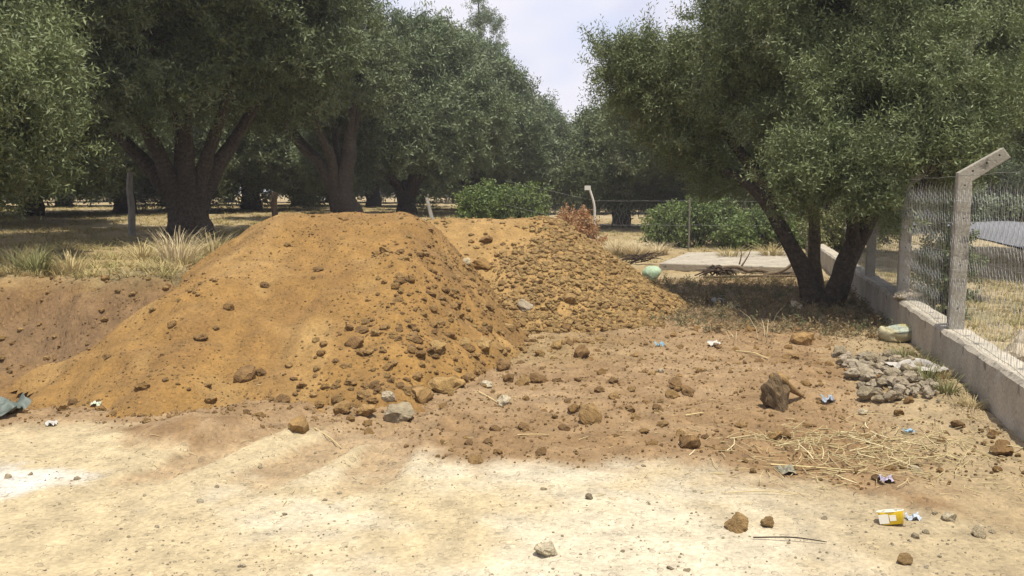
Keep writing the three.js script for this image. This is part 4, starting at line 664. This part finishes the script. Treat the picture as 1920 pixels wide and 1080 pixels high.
// clods: the ones that show largest stand singly, the rest are crumbs nobody could count
{
  const r = rng(2024), cand = [];
  const push = (x, D, s, set) => cand.push({ x, D, s, set, a: r(), px: s / D });
  for (let i = 0; i < 15000; i++) { // lumpy face of the pale mound
    const x = -1.9 + r() * 4.6, D = 9.7 + r() * 4.0; const h = mound2(x, D); if (h < ground(x, D, false) - 0.02 || h < mound1(x, D)) continue;
    const w = sstep(-0.3, 0.9, x + (12.2 - D) * 0.45 + 0.5 * N3(x * 1.5, D * 1.5, 3)); if (r() > w * 1.1 + 0.04) continue;
    push(x, D, 0.011 + 0.042 * Math.pow(r(), 2.6), 'pale');
  }
  for (let i = 0; i < 4200; i++) { // stones rolled to the right side and foot of the orange mound
    const x = -3.6 + r() * 4.1, D = 6.0 + r() * 4.6; const h = mound1(x, D); if (h < ground(x, D, false) - 0.03) continue;
    const w = sstep(-1.9, -0.8, x + (8.4 - D) * 0.16 + 0.6 * N3(x * 1.5, D * 1.5, 9)) * 0.75 + 0.22 * sstep(7.2, 6.3, D) + 0.02; if (r() > w) continue;
    push(x, D, 0.012 + 0.045 * Math.pow(r(), 3.4), 'orange');
  }
  for (let i = 0; i < 3600; i++) { // dug soil
    const D = 4.7 + r() * 6.5, x = -5 + r() * 10; if (churn(x, D) < 0.5 || offWall(x, -D) > -0.1 || surf(x, D) > ground(x, D) + 0.01) continue; if (r() > 0.35 + 0.5 * sstep(-0.1, 0.3, N3(x * 1.2, D * 1.2, 30))) continue;
    push(x, D, 0.01 + 0.04 * Math.pow(r(), 3.4), 'dug');
  }
  for (let i = 0; i < 800; i++) { const D = 3.1 + r() * 2.3, x = -3.4 + r() * 6.6; if (churn(x, D) > 0.5 || offWall(x, -D) > -0.1) continue; if (r() > 0.25 + 0.7 * sstep(1.2, 2.2, x)) continue; push(x, D, 0.005 + 0.016 * Math.pow(r(), 3.5), 'grit'); }
  for (let i = 0; i < 3200; i++) { const D = 3.0 + r() * 2.6, x = -3.6 + r() * 7.2; if (churn(x, D) > 0.6 || offWall(x, -D) > -0.1) continue; if (r() > 0.15 + 0.85 * sstep(-0.1, 0.35, fbm(x * 1.1, D * 1.1, 17, 3) + 0.3 * sstep(1, 2.4, x))) continue; push(x, D, 0.0025 + 0.006 * Math.pow(r(), 2), 'grit'); }
  for (let i = 0; i < 130; i++) { const D = 8.0 + r() * 1.2, x = -6 + r() * 3; push(x, D, 0.012 + 0.03 * Math.pow(r(), 3), 'dug'); }
  for (let i = 0; i < 260; i++) { const t = 0.75 + r() * 1.9, o = -0.3 - r() * 0.62; const p = wallPoint(t, o, 0); push(p.x, -p.z, 0.018 + 0.055 * Math.pow(r(), 2.4), 'rubble'); }
  for (let i = 0; i < 8000; i++) { const x = -5 + r() * 5.4, D = 6.0 + r() * 5.2; if (mound1(x, D) < ground(x, D, false)) continue; if (r() > 0.3 + 0.7 * sstep(-0.1, 0.3, N3(x * 1.3, D * 0.8, 12) + 0.3 * sstep(-2, -0.8, x))) continue; push(x, D, 0.004 + 0.009 * Math.pow(r(), 2), 'orange'); }
  for (let i = 0; i < 14000; i++) { const D = 4.7 + r() * 6.5, x = -4 + r() * 9; if (churn(x, D) < 0.5 || offWall(x, -D) > -0.1 || surf(x, D) > ground(x, D) + 0.01) continue; push(x, D, 0.004 + 0.01 * Math.pow(r(), 2), 'dug'); }
  cand.sort((a, b) => b.px - a.px);
  const info = {
    pale: ['soil_clod', 'ochre clod on the lumpy face of the pale mound', 'clods on the pale mound', M.clodPale, 'clod'], orange: ['soil_clod', 'orange brown clod on the stony right side and foot of the orange mound', 'clods on the orange mound', M.clod, 'clod'],
    dug: ['soil_clod', 'brown clod scattered over the dug reddish soil', 'clods on the dug soil', M.clod, 'clod'], grit: ['pebble', 'small pale pebble on the gritty trodden ground', 'pebbles on the pale dirt', M.stone, 'pebble'], rubble: ['rubble_chunk', 'chunk of pale mortar rubble heaped along the foot of the low wall', 'rubble by the wall', M.grey, 'rubble'] };
  const count = {}, limit = { pale: 110, orange: 100, dug: 85, grit: 60, rubble: 70 }, rest = {};
  const E = new THREE.Euler();
  for (const c of cand) {
    const y = surf(c.x, c.D) + c.s * (0.05 + 0.3 * c.a) + (c.set === 'rubble' ? 0.04 * c.a + c.s * 0.2 : 0), I = info[c.set]; count[c.set] = (count[c.set] || 0) + 1;
    E.set(r() * 0.9 - 0.45, r() * 6.28, r() * 0.9 - 0.45);
    if (count[c.set] <= limit[c.set]) { const m = single(I[0], claySet[(c.a * 100 | 0) % 10], I[3][(c.a * 1000 | 0) % 3], I[1], I[4], V(c.x, y, -c.D), I[2]); m.rotation.copy(E); m.scale.set(c.s, c.s * (0.75 + 0.3 * r()), c.s); }
    else (rest[c.set] ||= []).push(mat4.clone().compose(V(c.x, y, -c.D), new THREE.Quaternion().setFromEuler(E), V(c.s, c.s * 0.85, c.s)));
  }
  const names = { pale: ['clod_scatter', 'smaller ochre clods covering the pale mound'], orange: ['clod_scatter', 'smaller clods and crumbs on the orange mound'], dug: ['clod_scatter', 'crumbs of brown earth over the dug soil'], grit: ['pebble_scatter', 'fine pale gravel on the trodden dirt'], rubble: ['rubble_scatter', 'small broken bits of mortar along the wall foot'] };
  const small = rockGeo(90, { detail: 1, sx: 1.1, sy: 0.8, sz: 0.95, rough: 0.6, facets: 6 }), col = new THREE.Color();
  for (const k in rest) { const im = new THREE.InstancedMesh(small, I2(k), rest[k].length); rest[k].forEach((m, i) => { im.setMatrixAt(i, m); const j = 0.75 + 0.5 * r(); im.setColorAt(i, col.setRGB(j, j * (0.95 + 0.1 * r()), j)); }); im.name = numbered(names[k][0]); tag(im, names[k][1], k === 'grit' ? 'gravel' : 'crumbs', null, 'stuff'); scene.add(im); }
  function I2(k) { return info[k][3][1]; }
}
{ // chopped straw blown over the dug ground
  const r = rng(606), g = limbGeo([[-0.5, 0, 0, 0.03], [0, 0.03, 0.03, 0.035], [0.5, 0, 0, 0.02]], { seg: 4, sub: 1, rough: 0 }), ms = [];
  for (let i = 0; i < 1500; i++) { const D = 4.4 + Math.pow(r(), 1.2) * 5.4, x = -3.6 + r() * 8; if (offWall(x, -D) > -0.1) continue; const w = 0.25 + 0.75 * sstep(0.3, 2.6, x) * sstep(7.6, 5.4, D); if (r() > w || mound1(x, D) > ground(x, D) + 0.1 || mound2(x, D) > ground(x, D) + 0.1) continue; const s = 0.03 + 0.07 * Math.pow(r(), 2); q0.setFromEuler(new THREE.Euler((r() - 0.5) * 0.3, r() * 6.28, (r() - 0.5) * 0.4)); ms.push(mat4.clone().compose(V(x, surf(x, D) + 0.006, -D), q0, V(s, 0.06, 0.06))); }
  const im = new THREE.InstancedMesh(g, M.straw, ms.length); ms.forEach((m, i) => im.setMatrixAt(i, m)); im.name = 'straw_scatter'; tag(im, 'loose bits of straw strewn over the dug ground', 'straw', null, 'stuff'); scene.add(im);
}
{ // dead leaves and twigs under the near tree and along the fence
  const r = rng(717), ms = [], cs = [], col = new THREE.Color();
  for (let i = 0; i < 2600; i++) { const a = r() * 6.28, d = Math.sqrt(r()) * 3.0, x = 4.0 + Math.cos(a) * d, D = 12.9 + Math.sin(a) * d * 1.15; if (offWall(x, -D) > -0.05 || surf(x, D) > ground(x, D) + 0.01) continue; q0.setFromEuler(new THREE.Euler(1.4 + (r() - 0.5) * 0.5, r() * 6.28, (r() - 0.5) * 0.6)); const k = 0.35 + 0.5 * r(); ms.push(mat4.clone().compose(V(x, surf(x, D) + 0.012, -D), q0, V(k, k, k))); const t = r(); cs.push(t < 0.5 ? [0.2, 0.15, 0.08] : t < 0.8 ? [0.3, 0.24, 0.13] : [0.13, 0.14, 0.07]); }
  const im = new THREE.InstancedMesh(sprayFine, M.grass, ms.length); ms.forEach((m, i) => { im.setMatrixAt(i, m); im.setColorAt(i, col.setRGB(...cs[i])); }); im.name = 'leaf_litter'; tag(im, 'dead leaves and twigs strewn under the near olive tree', 'leaf litter', null, 'stuff'); scene.add(im);
}
scene.fog = new THREE.FogExp2(0xe6e6ee, 0.0011); // summer haze
// ---------------------------------------------------------------- far things
{ // warning sign across the road
  const p = gp(1777, 37), o = thing('warning_sign', 'small red bordered triangular road sign across the road', 'road sign', p);
  part('pole', new THREE.CylinderGeometry(0.03, 0.03, 1.3, 8).translate(0, 0.6, 0), M.concDark, o);
  const tri = (s) => new THREE.Shape([new THREE.Vector2(-s, -s * 0.577), new THREE.Vector2(s, -s * 0.577), new THREE.Vector2(0, s * 1.155)]);
  part('border', new THREE.ExtrudeGeometry(tri(0.34), { depth: 0.02, bevelEnabled: false }).translate(0, 1.35, 0.03), std([0.45, 0.04, 0.03], { roughness: 0.5 }), o);
  part('face', new THREE.ExtrudeGeometry(tri(0.22), { depth: 0.01, bevelEnabled: false }).translate(0, 1.35, 0.052), std([0.7, 0.68, 0.6], { roughness: 0.5 }), o);
}
{ // pale hut glimpsed under the trees
  const p = gp(612, 88); const o = thing('white_hut', 'small whitish hut glimpsed far under the orchard trees', 'building', p);
  const wm = std([0.7, 0.7, 0.7]); part('wall', new THREE.BoxGeometry(5, 2.6, 4).translate(0, 1.2, 0), wm, o); part('roof', new THREE.BoxGeometry(5.4, 0.18, 4.4).translate(0, 2.6, 0), M.concDark, o);
  part('door', new THREE.BoxGeometry(0.9, 2, 0.06).translate(-1, 1.0, 2.03), M.darkWood, o); part('window', new THREE.BoxGeometry(0.9, 0.8, 0.06).translate(1.2, 1.5, 2.03), M.concDark, o);
}
scene.traverse(o => { if (o.isMesh) { o.castShadow = true; o.receiveShadow = true; } });
console.log('leaf sprays', leafCount);
renderer.render(scene, camera);
